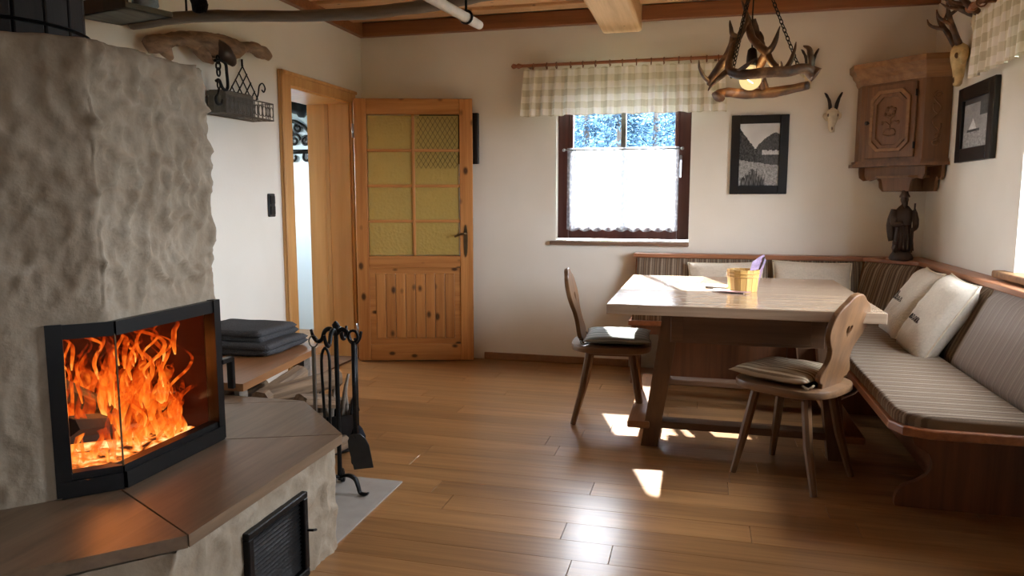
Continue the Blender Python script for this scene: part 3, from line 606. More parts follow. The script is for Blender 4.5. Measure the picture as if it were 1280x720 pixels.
# hearth slabs, each a tile with mitred joints
g = .003
tiles = [[(-1.21, 1.485), (-1.21, 2.30), (-1.60, 2.14), (-1.60, 1.69)], [(-1.21, 1.485), (-1.60, 1.69), (-2.07, 1.22), (-2.11, .585)], [(-1.21, 2.30), (-1.565, 2.655), (-1.95, 2.50), (-1.60, 2.14)], [(-1.565, 2.655), (XL + .01, 2.655), (XL + .01, 2.50), (-1.95, 2.50)], [(-2.11, .585), (-2.07, 1.22), (XL + .01, 1.22), (XL + .01, .585)]]
for poly in tiles:
    c = Vector((sum(p[0] for p in poly) / len(poly), sum(p[1] for p in poly) / len(poly)))
    poly = [tuple(Vector(p) + (c - Vector(p)).normalized() * g) for p in poly]
    area = sum(poly[i][0] * poly[(i + 1) % len(poly)][1] - poly[(i + 1) % len(poly)][0] * poly[i][1] for i in range(len(poly)))
    if area < 0: poly.reverse()
    MB().prism(poly, .387, .42).build('hearth_tile', 'hearth_tile', st)
MB().prism([(XL + .01, .62), (-2.10, .62), (-1.25, 1.47), (-1.25, 2.28), (-1.59, 2.62), (XL + .01, 2.62)], .36, .386).build('slab_bed', 'stove_plaster', st)
# steel frame round the glass
fr = MB(); a0 = Vector((-1.70, 1.59)); a1 = Vector((-1.592, 1.698)); a2 = Vector((-1.592, 2.145))
def wall_bar(m_, p, q, z0, z1, th=.03, out=.012):
    d = (q - p).normalized(); n_ = Vector((d.y, -d.x)); pts = [p + n_ * out, q + n_ * out, q - n_ * th, p - n_ * th]
    m_.prism([(v.x, v.y) for v in pts], z0, z1)
for z0, z1, o_ in ((.422, .470, .014), (.470, .49, .006), (.868, .908, .008)): wall_bar(fr, a0, a1, z0, z1, .03, o_); wall_bar(fr, a1, a2, z0, z1, .03, o_)
dl = (a1 - a0).normalized(); wall_bar(fr, a0 - dl * .012, a0 + dl * .028, .425, .91); wall_bar(fr, a2 - Vector((0, .022)), a2 + Vector((0, .01)), .425, .91)
fr.build('fire_door_frame', 'stove_steel', st)
gl = MB(); wall_bar(gl, a0 + dl * .024, a1, .486, .872, .004, 0); gl.build('glass_pane', 'stove_glass', st)
gl = MB(); wall_bar(gl, a1, a2 - Vector((0, .02)), .486, .872, .004, 0); gl.build('glass_pane', 'stove_glass', st)
MB().tube([(a1.x + .002, a1.y, .486), (a1.x + .002, a1.y, .872)], .0025, 6).build('glass_joint', 'brass_aged', st)
hb = MB(); hb.box(-1.60, -1.575, 2.15, 2.215, .683, .70, bev=.003); hb.box(-1.60, -1.575, 2.20, 2.217, .585, .70, bev=.003); hb.build('door_handle', 'stove_steel', st)
# brick-lined fire chamber
ch = MB(); cp = [(-1.625, 2.125), (-1.99, 2.125), (-2.10, 2.0), (-2.10, 1.72), (-1.99, 1.595), (-1.715, 1.60)]
vs_ = [(x, y, z) for z in (.45, .93) for x, y in cp]; n_ = len(cp)
ch.add(vs_, [(i, i + 1, n_ + i + 1, n_ + i) for i in range(n_ - 1)] + [tuple(range(n_)), tuple(range(n_, 2 * n_))]); ch.build('fire_chamber', 'firebrick', st)
# ash door in the base
vt = MB(); vt.box(-1.245, -1.215, 1.735, 2.06, .018, .045, bev=.003); vt.box(-1.245, -1.215, 1.735, 2.06, .285, .305, bev=.003); vt.box(-1.245, -1.215, 1.735, 1.76, .045, .285, bev=.003); vt.box(-1.245, -1.215, 2.035, 2.06, .045, .285, bev=.003)
vto = vt.build('vent_frame', 'black_iron', st)
for k in range(17):
    z = .052 + k * .0137; MB().add([(-1.228, 1.76, z), (-1.228, 2.035, z), (-1.240, 2.035, z + .011), (-1.240, 1.76, z + .011), (-1.231, 1.76, z - .003), (-1.231, 2.035, z - .003), (-1.243, 2.035, z + .008), (-1.243, 1.76, z + .008)], [(0, 1, 2, 3), (7, 6, 5, 4), (0, 4, 5, 1), (2, 6, 7, 3), (0, 3, 7, 4), (1, 5, 6, 2)]).build('vent_slat', 'black_iron', vto)
B(-1.244, -1.2425, 1.74, 2.055, .03, .30).build('vent_back', 'stove_steel', vto)
MB().tube([(-1.217, 2.052, .175), (-1.198, 2.056, .175), (-1.196, 2.072, .17)], .0045, 6).build('vent_latch', 'black_iron', vto)
# fire: embers, logs, flames
ash = MB(); nu = 26; vs_ = []; fs_ = []
for j in range(nu + 1):
    for i in range(nu + 1):
        x = -2.06 + .42 * i / nu; y = 1.62 + .49 * j / nu; vs_.append((x, y, .468 + .02 * noise.noise(Vector((x, y, 0)) * 18) + .012 * math.sin(math.pi * i / nu) * math.sin(math.pi * j / nu)))
for j in range(nu):
    for i in range(nu): a = j * (nu + 1) + i; fs_.append((a, a + 1, a + nu + 2, a + nu + 1))
em = tag(ash.add(vs_, fs_).build('ember_bed', 'ember', None, True), 'glowing ember bed on the stove floor', 'embers'); em['kind'] = 'stuff'
def split_log(length, r, seed, shape=(0, 1.7, 2.6, 4.2)):
    rr = random.Random(seed); m_ = MB(); n = 14; ang = sorted([rr.uniform(0, .35) + k * 6.283 / 9 for k in range(9)])
    prof = [(r * (1 if k < 5 else rr.uniform(.35, .6)), a) for k, a in enumerate(ang)]
    vs = []; fs = []
    for j in range(n + 1):
        y_ = (j / n - .5) * length
        for rad, a in prof:
            d = 1 + .16 * noise.noise(Vector((a * 1.3, y_ * 6, seed))); vs.append((rad * d * math.cos(a), y_, rad * d * math.sin(a)))
    k_ = len(prof)
    for j in range(n):
        for i in range(k_): fs.append((j * k_ + i, j * k_ + (i + 1) % k_, (j + 1) * k_ + (i + 1) % k_, (j + 1) * k_ + i))
    fs.append(tuple(range(k_))); fs.append(tuple(n * k_ + i for i in reversed(range(k_)))); return m_.add(vs, fs)
for k, (loc, rot, ln) in enumerate([((-1.80, 1.84, .53), (R(-14), 0, R(12)), .36), ((-1.84, 1.98, .52), (R(4), R(40), R(-35)), .32), ((-1.90, 1.86, .60), (R(-32), 0, R(4)), .36)]):
    o = split_log(ln, .052, 20 + k).build('burning_log', 'charred_log'); tag(o, ['charred log lying low in the stove fire', 'charred log lying crosswise in the stove fire', 'charred log leaning up into the stove flames'][k], 'log', 'logs burning in the stove'); place(o, loc, rot)
fire = thing('fire', (-1.85, 1.87, .48), 'bright orange fire burning behind the stove glass', 'fire')
rf = random.Random(5)
for k in range(180):
    x = rf.uniform(-2.04, -1.67); y = rf.uniform(1.655, 2.09)
    if k >= 138: x = rf.uniform(-1.88, -1.65); y = rf.uniform(1.94, 2.10)
    if x > -1.75 and y < 1.66 + (x + 1.75): y += .1
    hgt = rf.uniform(.12, .36) if y < 1.92 else rf.uniform(.10, .27)
    r0 = rf.uniform(.005, .024) if k % 4 else rf.uniform(.003, .010); ph = rf.uniform(0, 6); sw = rf.uniform(.02, .075) * (1 if k % 4 else 1.3); pts = []; rad = []
    z0 = .465 if k % 4 > 1 else rf.uniform(.48, .60) if k % 4 else rf.uniform(.52, .74)
    hgt = min(hgt, .88 - z0)
    for i in range(9):
        t = i / 8; pts.append((x + sw * t * math.sin(ph + t * 7), min(2.11, max(1.62, y + sw * 1.5 * t * math.cos(ph * 1.7 + t * 6.4))), z0 + hgt * t)); rad.append(r0 * (math.sin(math.pi * min(1, .04 + t * .96)) ** .75) * (1 - .45 * t) + .0006)
    MB().tube(pts, rad, 8, 3, flat=.45).build('flame', 'flame', fire, True)
fl_d = bpy.data.lights.new('fire_glow', 'POINT'); fl_d.energy = 3.5; fl_d.color = (1, .28, .05); fl_d.shadow_soft_size = .1
fo = bpy.data.objects.new('fire_glow', fl_d); col.objects.link(fo); fo.location = (-1.82, 1.88, .64)

# floor plate behind the hearth
struct(tag(B(XL + .03, -1.25, 2.29, 2.915, .0005, .006).build('floor_plate', 'floor_plate'), 'grey spark plate on the floor beside the hearth', 'floor plate'))
# ------------------------------------------------------------------ dark tub on the stove
tb = thing('wooden_tub', (-1.97, 1.73, 1.67), 'dark weathered stave tub standing on top of the stove', 'tub')
for k in range(18):
    a = 2 * math.pi * k / 18; rr = .218; hw = rr * math.tan(math.pi / 18) - .0015
    m_ = frame_m((-1.97 + rr * math.cos(a), 1.73 + rr * math.sin(a), 1.665), (math.sin(a), -math.cos(a), 0), (math.cos(a), math.sin(a), 0))
    MB().box(-hw, hw, -.012, .012, 0, .42, bev=.003, mtx=m_).build('stave', 'barrel_wood', tb)
for z in (1.72, 1.98): MB().tube([(-1.97 + .234 * math.cos(t), 1.73 + .234 * math.sin(t), z) for t in [6.283 * i / 36 for i in range(37)]], .012, 6, caps=False, flat=.4).build('hoop', 'black_iron', tb)
MB().lathe([(.205, 1.68), (.205, 1.70)], (-1.97, 1.73, 0), 24).build('tub_bottom', 'barrel_wood', tb)
# ------------------------------------------------------------------ pole rack hanging over the stove
br = thing('rustic_pole', (-1.6, 3.0, 2.0), 'long grey weathered branch hung under the ceiling by the stove', 'pole')
MB().tube([(-2.60, 3.0, 2.062), (-2.2, 3.0, 2.068), (-1.75, 3.01, 2.045), (-1.37, 3.0, 2.035), (-1.1, 3.0, 2.052), (-.8, 3.0, 2.085), (-.45, 3.0, 2.10), (-.15, 3.0, 2.09)], [.030, .026, .024, .026, .027, .026, .022, .016], 10, 6).noise(.004, 14).build('branch', 'grey_branch', br, True)
for x in (-2.3, -.72): MB().tube([(x, 3.0, 2.09), (x, 3.0, 2.56)], .005, 6).build('hanger', 'black_iron', br)
ws = thing('peeled_stick', (-.85, 2.3, 1.9), 'white peeled stick hanging in a black iron loop', 'stick')
MB().tube([(-.822, 2.70, 1.888), (-.826, 2.67, 1.889), (-.88, 2.2, 1.892), (-.97, 1.3, 1.89)], [.012, .017, .018, .019], 12, 3).build('stick', 'white_stick', ws, True)
MB().tube([(-.835 + .022 * math.cos(t), 2.595, 1.892 + .022 * math.sin(t)) for t in [6.283 * i / 16 for i in range(17)]], .0045, 6, caps=False).tube([(-.835, 2.595, 1.914), (-.838, 2.595, 2.56)], .005, 6).build('hanging_loop', 'black_iron', ws)
MB().tube([(-.955 + .022 * math.cos(t), 1.45, 1.892 + .022 * math.sin(t)) for t in [6.283 * i / 16 for i in range(17)]], .0045, 6, caps=False).tube([(-.955, 1.45, 1.914), (-.955, 1.45, 2.56)], .005, 6).build('hanging_loop', 'black_iron', ws)
hs = thing('hanging_board', (-2.36, 2.68, 2.0), 'mossy grey board tray hung beside the rustic pole', 'shelf')
hq = [(-2.23, 2.546), (-2.169, 2.736), (-2.483, 2.80), (-2.56, 2.62)]
MB().prism(hq, 2.0, 2.014).build('tray_bottom', 'mossy_board', hs)
for k in range(4):
    p, q = Vector(hq[k]), Vector(hq[(k + 1) % 4]); m_ = MB(); wall_bar(m_, p, q, 2.0, 2.055 if k > 1 else 2.022, .014, .002); m_.build('tray_side', 'mossy_board' if k == 0 else 'dark_wood', hs)
for q in hq[::2]: MB().tube([(q[0], q[1], 2.05), (q[0], q[1], 2.56)], .004, 6).build('hanger', 'black_iron', hs)
dl_ = thing('rag_doll', (-2.24, 2.68, 2.014), 'small doll in blue and white cloth sitting on the hanging board', 'doll')
MB().lathe([(.03, 0), (.05, .02), (.046, .08), (.02, .14)], (-2.245, 2.675, 2.014), 12).noise(.008, 20).build('dress', 'blue_cloth', dl_, True)
MB().ball((-2.25, 2.672, 2.185), .036).build('head', 'skin_tone', dl_, True)
MB().tube([(-2.255, 2.66, 2.10), (-2.235, 2.62, 2.065), (-2.225, 2.60, 2.06)], .012, 8, 3).build('arm', 'skin_tone', dl_, True)
bk = thing('dark_glove', (-2.22, 3.0, 2.09), 'dark leather work glove draped over the rustic pole', 'glove')
MB().tube([(-2.26, 2.99, 2.20), (-2.235, 2.99, 2.155), (-2.215, 2.985, 2.105), (-2.20, 2.975, 2.09)], [.02, .034, .034, .016], 10, 4).noise(.008, 24).build('palm', 'dark_cloth', bk, True)
for k in range(4): MB().tube([(-2.225 + k * .014, 2.985, 2.115), (-2.215 + k * .014, 2.965, 2.095), (-2.212 + k * .014, 2.955, 2.075)], [.009, .009, .006], 7, 3).build('finger', 'dark_cloth', bk, True)

# ------------------------------------------------------------------ driftwood, chain and wire basket on the left wall
dw = thing('driftwood', (XL, 3.5, 2.0), 'gnarled brown driftwood piece fixed high on the white wall', 'driftwood')
MB().tube([(-2.57, 3.05, 1.965), (-2.55, 3.09, 1.985), (-2.54, 3.17, 2.01), (-2.53, 3.28, 2.04), (-2.53, 3.40, 2.05), (-2.52, 3.53, 2.055), (-2.52, 3.66, 2.065), (-2.53, 3.78, 2.095), (-2.54, 3.88, 2.11), (-2.55, 3.98, 2.11), (-2.55, 4.05, 2.085)], [.03, .045, .034, .032, .052, .066, .052, .03, .032, .044, .022], 14, 6).noise(.016, 9, 3).noise(.008, 28, 5).build('stem', 'driftwood', dw, True)
MB().tube([(-2.55, 3.12, 2.0), (-2.545, 3.15, 1.965), (-2.54, 3.185, 1.935)], [.036, .034, .014], 10, 4).noise(.01, 12, 5).build('stub', 'driftwood', dw, True)
MB().tube([(-2.53, 3.36, 2.03), (-2.525, 3.42, 1.985), (-2.53, 3.49, 1.965)], [.03, .035, .012], 10, 4).noise(.01, 14, 7).build('stub', 'driftwood', dw, True)
MB().tube([(-2.49, 3.47, 2.06), (-2.48, 3.53, 2.01), (-2.49, 3.60, 1.985)], [.02, .05, .02], 10, 4).noise(.014, 16, 6).build('burl', 'dark_wood', dw, True)
icn = thing('iron_chain', (-2.49, 3.48, 1.75), 'black iron chain with two hooks hanging from the driftwood', 'chain')
def link(c, rx, rz, r, ax):
    pts = []
    for i in range(15):
        t = 6.283 * i / 14; pts.append((c[0] + (rx * math.cos(t) if ax else 0), c[1] + (0 if ax else rx * math.cos(t)), c[2] + rz * math.sin(t)))
    return MB().tube(pts, r, 6, caps=False)
for k in range(3): link((-2.49, 3.478, 1.975 - k * .032), .013, .021, .005, k % 2).build('link', 'black_iron', icn, True)
MB().tube([(-2.49, 3.45, 1.965), (-2.49, 3.49, 1.975), (-2.49, 3.54, 1.965), (-2.49, 3.548, 1.92), (-2.49, 3.552, 1.85), (-2.49, 3.535, 1.826), (-2.49, 3.505, 1.835), (-2.49, 3.48, 1.87), (-2.49, 3.455, 1.862)], .0085, 8, 5).build('clasp', 'black_iron', icn, True)
link((-2.49, 3.475, 1.845), .011, .018, .0045, 0).build('link', 'black_iron', icn, True)
MB().tube([(-2.49, 3.477, 1.828), (-2.49, 3.465, 1.80), (-2.49, 3.445, 1.775), (-2.49, 3.455, 1.748), (-2.49, 3.485, 1.748), (-2.49, 3.50, 1.775)], [.006, .006, .008, .009, .008, .003], 8, 5).build('hook', 'black_iron', icn, True)
wb = thing('wire_basket', (XL, 3.78, 1.7), 'grey wire wall basket with lattice back and scroll', 'basket')
lt_ = MB(); xw = XL + .012
ap, dl2 = Vector((xw, 3.865, 2.015)), .145
for i in range(5):
    t = i / 4
    if t < 1:
        for sg in (1, -1): lt_.tube([(xw + .0025 * (1 - sg), ap.y - sg * dl2 * t, ap.z - .175 * t), (xw + .0025 * (1 - sg), ap.y - sg * dl2 * t + sg * dl2 * (1 - t), ap.z - .175)], .004, 6)
lt_.tube([(xw, ap.y, 2.05), (xw, ap.y, 2.01)], .006, 6)
lt_.build('lattice_back', 'black_iron', wb)
MB().tube([(xw, 3.99, 1.83), (xw + .01, 4.0, 1.87), (xw + .01, 4.015, 1.92), (xw + .01, 4.05, 1.94), (xw + .01, 4.075, 1.915), (xw + .01, 4.06, 1.89), (xw + .01, 4.04, 1.90)], .0045, 6, 5).build('scroll', 'black_iron', wb, True)
bw = MB(); bx0, bx1, by0, by1, bz0, bz1 = XL + .01, XL + .15, 3.50, 3.95, 1.705, 1.80
for z in (bz0, bz1): bw.tube([(bx0, by0, z), (bx1, by0, z), (bx1, by1, z), (bx0, by1, z), (bx0, by0, z)], .0045, 6)
for k in range(13):
    yy = by0 + (by1 - by0) * k / 12; bw.tube([(bx1, yy, bz0), (bx1, yy, bz1)], .003, 5)
    if k < 12:
        c = yy + .02; bw.tube([(bx1, c + .016 * math.cos(t), 1.75 + .03 * math.sin(t)) for t in [6.283 * i / 10 for i in range(11)]], .0025, 5, caps=False)
for k in range(5): xx = bx0 + (bx1 - bx0) * k / 4; bw.tube([(xx, by0, bz1), (xx, by0, bz0), (xx, by1, bz0), (xx, by1, bz1)], .003, 5)
bw.build('basket_wires', 'grey_metal', wb)
pln = thing('planter_box', (XL + .08, 3.72, 1.705), 'weathered zinc planter box sitting in the wire basket', 'planter')
B(XL + .02, XL + .135, 3.52, 3.78, 1.71, 1.825, bev=.006).noise(.003, 20).build('box', 'grey_metal', pln); B(XL + .03, XL + .125, 3.53, 3.77, 1.82, 1.83).noise(.004, 30).build('soil', 'dark_wood', pln)
# ironwork in the hall
iw = thing('wrought_iron_bracket', (-3.5, 6.29, 1.7), 'black wrought iron scroll bracket on the hall wall', 'ironwork')
ib = MB(); Yh = 6.285
def sc(cx, cz, r, a0, a1, r1, n=14): return [(cx + (r + (r1 - r) * i / n) * math.cos(a0 + (a1 - a0) * i / n), Yh, cz + (r + (r1 - r) * i / n) * math.sin(a0 + (a1 - a0) * i / n)) for i in range(n + 1)]
ib.tube(sc(-3.78, 1.70, .27, R(2), R(88), .27), .018, 6)
ib.tube([(-3.92, Yh, 1.685), (-3.50, Yh, 1.685)], .022, 6); ib.tube([(-3.80, Yh, 1.685), (-3.80, Yh, 1.98)], .014, 6)
for c in ((-3.72, 1.79, .065), (-3.60, 1.78, .055), (-3.68, 1.90, .05), (-3.785, 1.85, .05)): ib.tube(sc(c[0], c[1], c[2], 0, 8.5, .012, 26), .012, 6)
for x in (-3.74, -3.60, -3.52): ib.tube(sc(x, 1.63, .032, R(180), R(400), .028), .012, 6); ib.tube([(x - .02, Yh, 1.685), (x - .032, Yh, 1.63)], .012, 6)
ib.build('scrollwork', 'black_iron', iw, True)
lo = MB().tube([(-3.72, 6.13, 2.15), (-3.63, 6.12, 2.13), (-3.555, 6.12, 2.06), (-3.53, 6.13, 1.98)], [.07, .10, .09, .02], 14, 5).noise(.03, 14)
lo = lo.build('iron_rosette', 'black_iron', None, True); tag(lo, 'black leaf-shaped iron rosette above the scroll bracket in the hall', 'ironwork')

# ------------------------------------------------------------------ log bench, blanket, logs, tools
lb = thing('log_bench', (-2.25, 3.0, 0), 'low wooden bench over firewood beside the stove', 'bench')
MB().prism([(XL + .02, 2.665), (-1.86, 2.665), (-1.955, 3.54), (XL + .02, 3.54)], .437, .47).build('bench_top', 'log_bench_wood', lb)
B(-1.99, -1.965, 3.34, 3.40, 0, .437).build('leg', 'grey_branch', lb); B(-1.93, -1.905, 2.70, 2.76, 0, .437).build('leg', 'grey_branch', lb)
for yy in (2.72, 3.36): B(-2.56, -2.53, yy, yy + .06, 0, .437).build('leg', 'grey_branch', lb)
B(-2.57, -1.97, 3.35, 3.38, .38, .437).build('rail', 'log_bench_wood', lb)
bl = thing('folded_blanket', (-2.28, 3.33, .47), 'dark grey wool blanket folded on the low wooden bench', 'blanket')
def slab(x0, x1, y0, y1, z0, z1, seed, amp=.008):
    vs = []; fs = []; nu, nv = 24, 24; m_ = MB()
    for s_ in (1, -1):
        for j in range(nv + 1):
            for i in range(nu + 1):
                u, v = i / nu * 2 - 1, j / nv * 2 - 1; e = (max(0, 1 - abs(u) ** 30) * max(0, 1 - abs(v) ** 30)) ** .5
                x = x0 + (x1 - x0) * i / nu; y = y0 + (y1 - y0) * j / nv; zc = (z0 + z1) / 2
                vs.append((x + amp * noise.noise(Vector((y * 5, seed, 1))), y + amp * noise.noise(Vector((x * 5, seed, 7))), zc + s_ * (z1 - z0) / 2 * e + amp * .8 * noise.noise(Vector((x * 7, y * 7, seed)))))
    k_ = (nu + 1) * (nv + 1)
    for j in range(nv):
        for i in range(nu): a = j * (nu + 1) + i; fs.append((a, a + 1, a + nu + 2, a + nu + 1)); fs.append((k_ + a, k_ + a + nu + 1, k_ + a + nu + 2, k_ + a + 1))
    return m_.add(vs, fs)
for k, (dx, dy, z0, z1) in enumerate([(0, 0, .472, .508), (.006, -.004, .500, .535), (-.03, .012, .526, .562), (-.034, .008, .552, .590)]):
    s_ = 0 if k < 2 else .035; slab(-2.53 + dx + s_, -2.04 + dx - s_, 3.13 + dy + s_, 3.52 + dy, z0, z1, k * 3).build('fold', 'wool_grey', bl, True)
logs = [((-2.28, 3.02, .07), 8), ((-2.12, 3.05, .065), -6), ((-2.42, 3.0, .07), 4), ((-2.20, 3.04, .17), -10), ((-2.35, 3.03, .175), 6), ((-2.05, 3.03, .175), 12), ((-2.27, 3.04, .275), -4), ((-2.12, 3.02, .28), 9), ((-2.42, 3.04, .28), -7)]
for k, (loc, a) in enumerate(logs):
    o = split_log(.46, .056, 40 + k).build('firewood_log', 'log_wood'); tag(o, 'split firewood log stacked under the low wooden bench', 'log', 'firewood under the low bench'); place(o, loc, (0, R(k * 50), R(a)))
for k, (loc, rot) in enumerate([((-1.885, 2.99, .375), (R(4), R(30), R(8))), ((-1.79, 3.00, .375), (R(13), R(80), R(-14))), ((-1.83, 2.98, .27), (R(3), R(10), R(-4))), ((-1.715, 3.03, .315), (R(17), R(160), R(10))), ((-1.80, 2.97, .17), (R(2), R(60), R(-8))), ((-1.82, 2.97, .065), (0, R(120), R(-6))), ((-1.70, 2.96, .065), (0, R(20), R(-10)))]):
    o = split_log(.42, .045, 60 + k).build('firewood_log', 'log_wood'); tag(o, 'split firewood log piled in front of the low bench by the fire tools', 'log', 'firewood piled by the fire tools'); place(o, loc, rot)
ab = thing('log_basket', (-1.755, 3.23, .006), 'round black iron basket with loop handle by the firewood', 'basket')
MB().lathe([(.10, .006), (.115, .02), (.125, .20), (.13, .205), (.122, .206), (.11, .03), (.002, .025)], (-1.755, 3.23, 0), 22).build('bowl', 'black_iron', ab, True, 40)
for sx in (-1, 1): MB().tube([(-1.755 + .125 * sx, 3.23 - .04, .2), (-1.755 + .125 * sx, 3.22, .28), (-1.755 + .125 * sx, 3.23 + .04, .2)], .007, 6, 5).build('loop_handle', 'black_iron', ab, True)
for k in range(9):
    a = k * .7; o = MB().tube([(-1.755 + .07 * math.cos(a), 3.23 + .07 * math.sin(a), .05), (-1.755 + .09 * math.cos(a + .4), 3.23 + .09 * math.sin(a + .4), .20 + .012 * k), (-1.755 + .10 * math.cos(a + .6), 3.23 + .1 * math.sin(a + .6), .25 + .018 * k)], [.012, .011, .006], 7, 4).noise(.006, 20, k).build('kindling_stick', 'grey_branch', None, True)
    tag(o, 'thin grey kindling stick standing in the black iron basket', 'stick', 'kindling in the iron basket')
# tool stand
ts = thing('fire_tool_stand', (-1.46, 2.74, .006), 'black wrought iron fire tool stand with curled hooks', 'tool stand')
px, py = -1.46, 2.74
MB().tube([(px, py, .06), (px, py, .70)], .010, 8).lathe([(.01, .69), (.017, .70), (.012, .715), (.016, .73), (.004, .745)], (px, py, 0), 10).build('pole', 'black_iron', ts, True, 50)
for a in (R(-8), R(112), R(232)):
    c, s_ = math.cos(a), math.sin(a); MB().tube([(px + c * r, py + s_ * r, z) for r, z in ((.0, .07), (.04, .085), (.075, .075), (.09, .045), (.10, .017), (.125, .014), (.14, .022))], [.012, .013, .013, .012, .011, .012, .008], 8, 5, flat=.6).build('foot', 'black_iron', ts, True)
for a in (R(180), R(0), R(95), R(-85)):
    c, s_ = math.cos(a), math.sin(a); MB().tube([(px + c * r, py + s_ * r, z) for r, z in ((.0, .685), (.025, .71), (.05, .70), (.065, .665), (.085, .655), (.105, .675), (.115, .705))], [.009, .010, .010, .009, .009, .008, .006], 8, 5).build('hook', 'black_iron', ts, True)
sh = thing('fire_shovel', (-1.37, 2.735, .66), 'black fire shovel with flat blade hanging on the tool stand', 'shovel')
MB().tube([(-1.372, 2.72, .665), (-1.372, 2.72, .26)], .010, 8).tube([(-1.372 + .022 * math.sin(t), 2.72, .688 - .024 * math.cos(t)) for t in [6.283 * i / 12 for i in range(13)]], .006, 6, caps=False).build('handle', 'black_iron', sh, True)
bo = [(-.034, -.13), (.05, -.13), (.053, -.03), (.045, .0), (.028, .022), (.006, .028), (-.018, .022), (-.032, .0), (-.036, -.03)]
MB().cut(bo, [], .005, frame_m((-1.372, 2.715, .25), (.96, .1, .16), (-.16, -.12, .97)), .001).build('blade', 'blade_steel', sh)
bru = thing('hearth_brush', (-1.40, 2.80, .66), 'black hearth brush hanging behind the fire shovel', 'brush')
MB().tube([(-1.425, 2.845, .655), (-1.425, 2.845, .26)], .008, 8).build('handle', 'black_iron', bru, True)
MB().lathe([(.02, .15), (.032, .16), (.034, .22), (.02, .255), (.008, .27)], (-1.425, 2.845, 0), 14).build('brush_head', 'dark_cloth', bru, True); MB().lathe([(.03, .10), (.034, .12), (.03, .16)], (-1.425, 2.845, 0), 14).noise(.004, 60).build('bristles', 'dark_cloth', bru)
pk = thing('fire_poker', (-1.565, 2.74, .66), 'grey iron poker hanging on the tool stand', 'poker')
MB().tube([(-1.563, 2.735, .63), (-1.563, 2.735, .15)], .009, 4).tube([(-1.563, 2.735, .16), (-1.545, 2.735, .14), (-1.53, 2.735, .155)], .007, 6).build('rod', 'grey_metal', pk)
MB().tube([(-1.563 + .02 * math.sin(t), 2.735, .655 + .025 * math.cos(t)) for t in [6.283 * i / 12 for i in range(13)]], .003, 6, caps=False).build('ring', 'grey_metal', pk)
tg = thing('fire_tongs', (-1.46, 2.63, .66), 'black fire tongs hanging on the tool stand', 'tongs')
for s_ in (-1, 1): MB().tube([(-1.452, 2.632, .655), (-1.452 + s_ * .018, 2.632, .60), (-1.452 + s_ * .012, 2.632, .35), (-1.452 + s_ * .02, 2.632, .22), (-1.452 + s_ * .004, 2.632, .17)], .006, 6, 4).build('arm', 'black_iron', tg, True)

# ------------------------------------------------------------------ corner bench
cb = thing('corner_bench', (1.0, 4.2, 0), 'upholstered wooden corner bench with striped brown seat and backrest', 'bench')
XS, YS, YE = .695, 4.92, 2.80     # seat front lines and near end
XBk, YBk = 1.336, 5.35
XLb = -.45
# seat boards
seat = [(XLb, YB - .005), (XLb, YS), (.56, YS), (XS, 4.78), (XS, YE + .10), (XS + .03, YE + .03), (XS + .11, YE), (XR - .005, YE), (XR - .005, YB - .005)]
def inset(poly, d):
    out = []; n = len(poly)
    for i in range(n):
        p = Vector(poly[i]); a = (p - Vector(poly[i - 1])).normalized(); b_ = (Vector(poly[(i + 1) % n]) - p).normalized(); na, nb = Vector((-a.y, a.x)), Vector((-b_.y, b_.x)); k = (na + nb); k = k / max(.25, (1 + na.dot(nb))); out.append(tuple(p + k * d))
    return out
MB().cut(seat, [], .035, Matrix.Translation((0, 0, .4225)), .006).build('seat_board', 'bench_rail_y', cb)
def cushion(outline, z0, z1, matn, name='seat_cushion', r=.018):
    m_ = MB(); lay = [(0, z0), (0, z1 - r), (.3 * r, z1 - .3 * r), (r, z1)]; vs = []; fs = []; n = len(outline)
    for d, z in lay:
        for p in inset(outline, d): vs.append((p[0], p[1], z))
    for j in range(len(lay) - 1):
        for i in range(n): fs.append((j * n + i, j * n + (i + 1) % n, (j + 1) * n + (i + 1) % n, (j + 1) * n + i))
    fs.append(tuple((len(lay) - 1) * n + i for i in range(n))); fs.append(tuple(reversed(range(n)))); return m_.add(vs, fs).build(name, matn, cb, True, 50)
cushion([(XLb + .015, YS + .015), (.56, YS + .015), (1.15, 5.17), (XLb + .015, 5.17)][::1], .44, .485, 'upholstery_x')
cushion([(.57, YS + .01), (XS + .012, 4.79), (1.155, 4.79), (1.155, 5.165)], .44, .485, 'upholstery_y')
cushion([(XS + .012, 4.785), (XS + .012, YE + .11), (XS + .04, YE + .045), (XS + .115, YE + .014), (1.155, YE + .014), (1.155, 4.785)], .44, .485, 'upholstery_y')
# backrests: slanted padded panels along back wall, diagonal and right wall
def back_pad(p0, p1, q0, q1, matn, name='backrest_cushion'):
    """p: bottom line (z .46), q: top line (z .83); padded front bulging to the room"""
    m_ = MB(); vs = []; fs = []; nu, nv = 30, 10
    p0, p1, q0, q1 = [Vector(v) for v in (p0, p1, q0, q1)]; d = (p1 - p0).normalized(); n_ = Vector((d.y, -d.x, 0))
    for j in range(nv + 1):
        for i in range(nu + 1):
            u, v = i / nu, j / nv; a = p0.lerp(p1, u); b_ = q0.lerp(q1, u); c = a.lerp(b_, v)
            e = (max(0, 1 - abs(2 * u - 1) ** 20) * max(0, 1 - abs(2 * v - 1) ** 6)) ** .5; vs.append(c + n_ * .028 * e)
    for j in range(nv):
        for i in range(nu): a = j * (nu + 1) + i; fs.append((a, a + 1, a + nu + 2, a + nu + 1))
    k = len(vs); vs += [p0 - n_ * .02, p1 - n_ * .02, q1 - n_ * .02, q0 - n_ * .02]
    fs.append((k + 3, k + 2, k + 1, k)); return m_.add(vs, fs).build(name, matn, cb, True, 50)
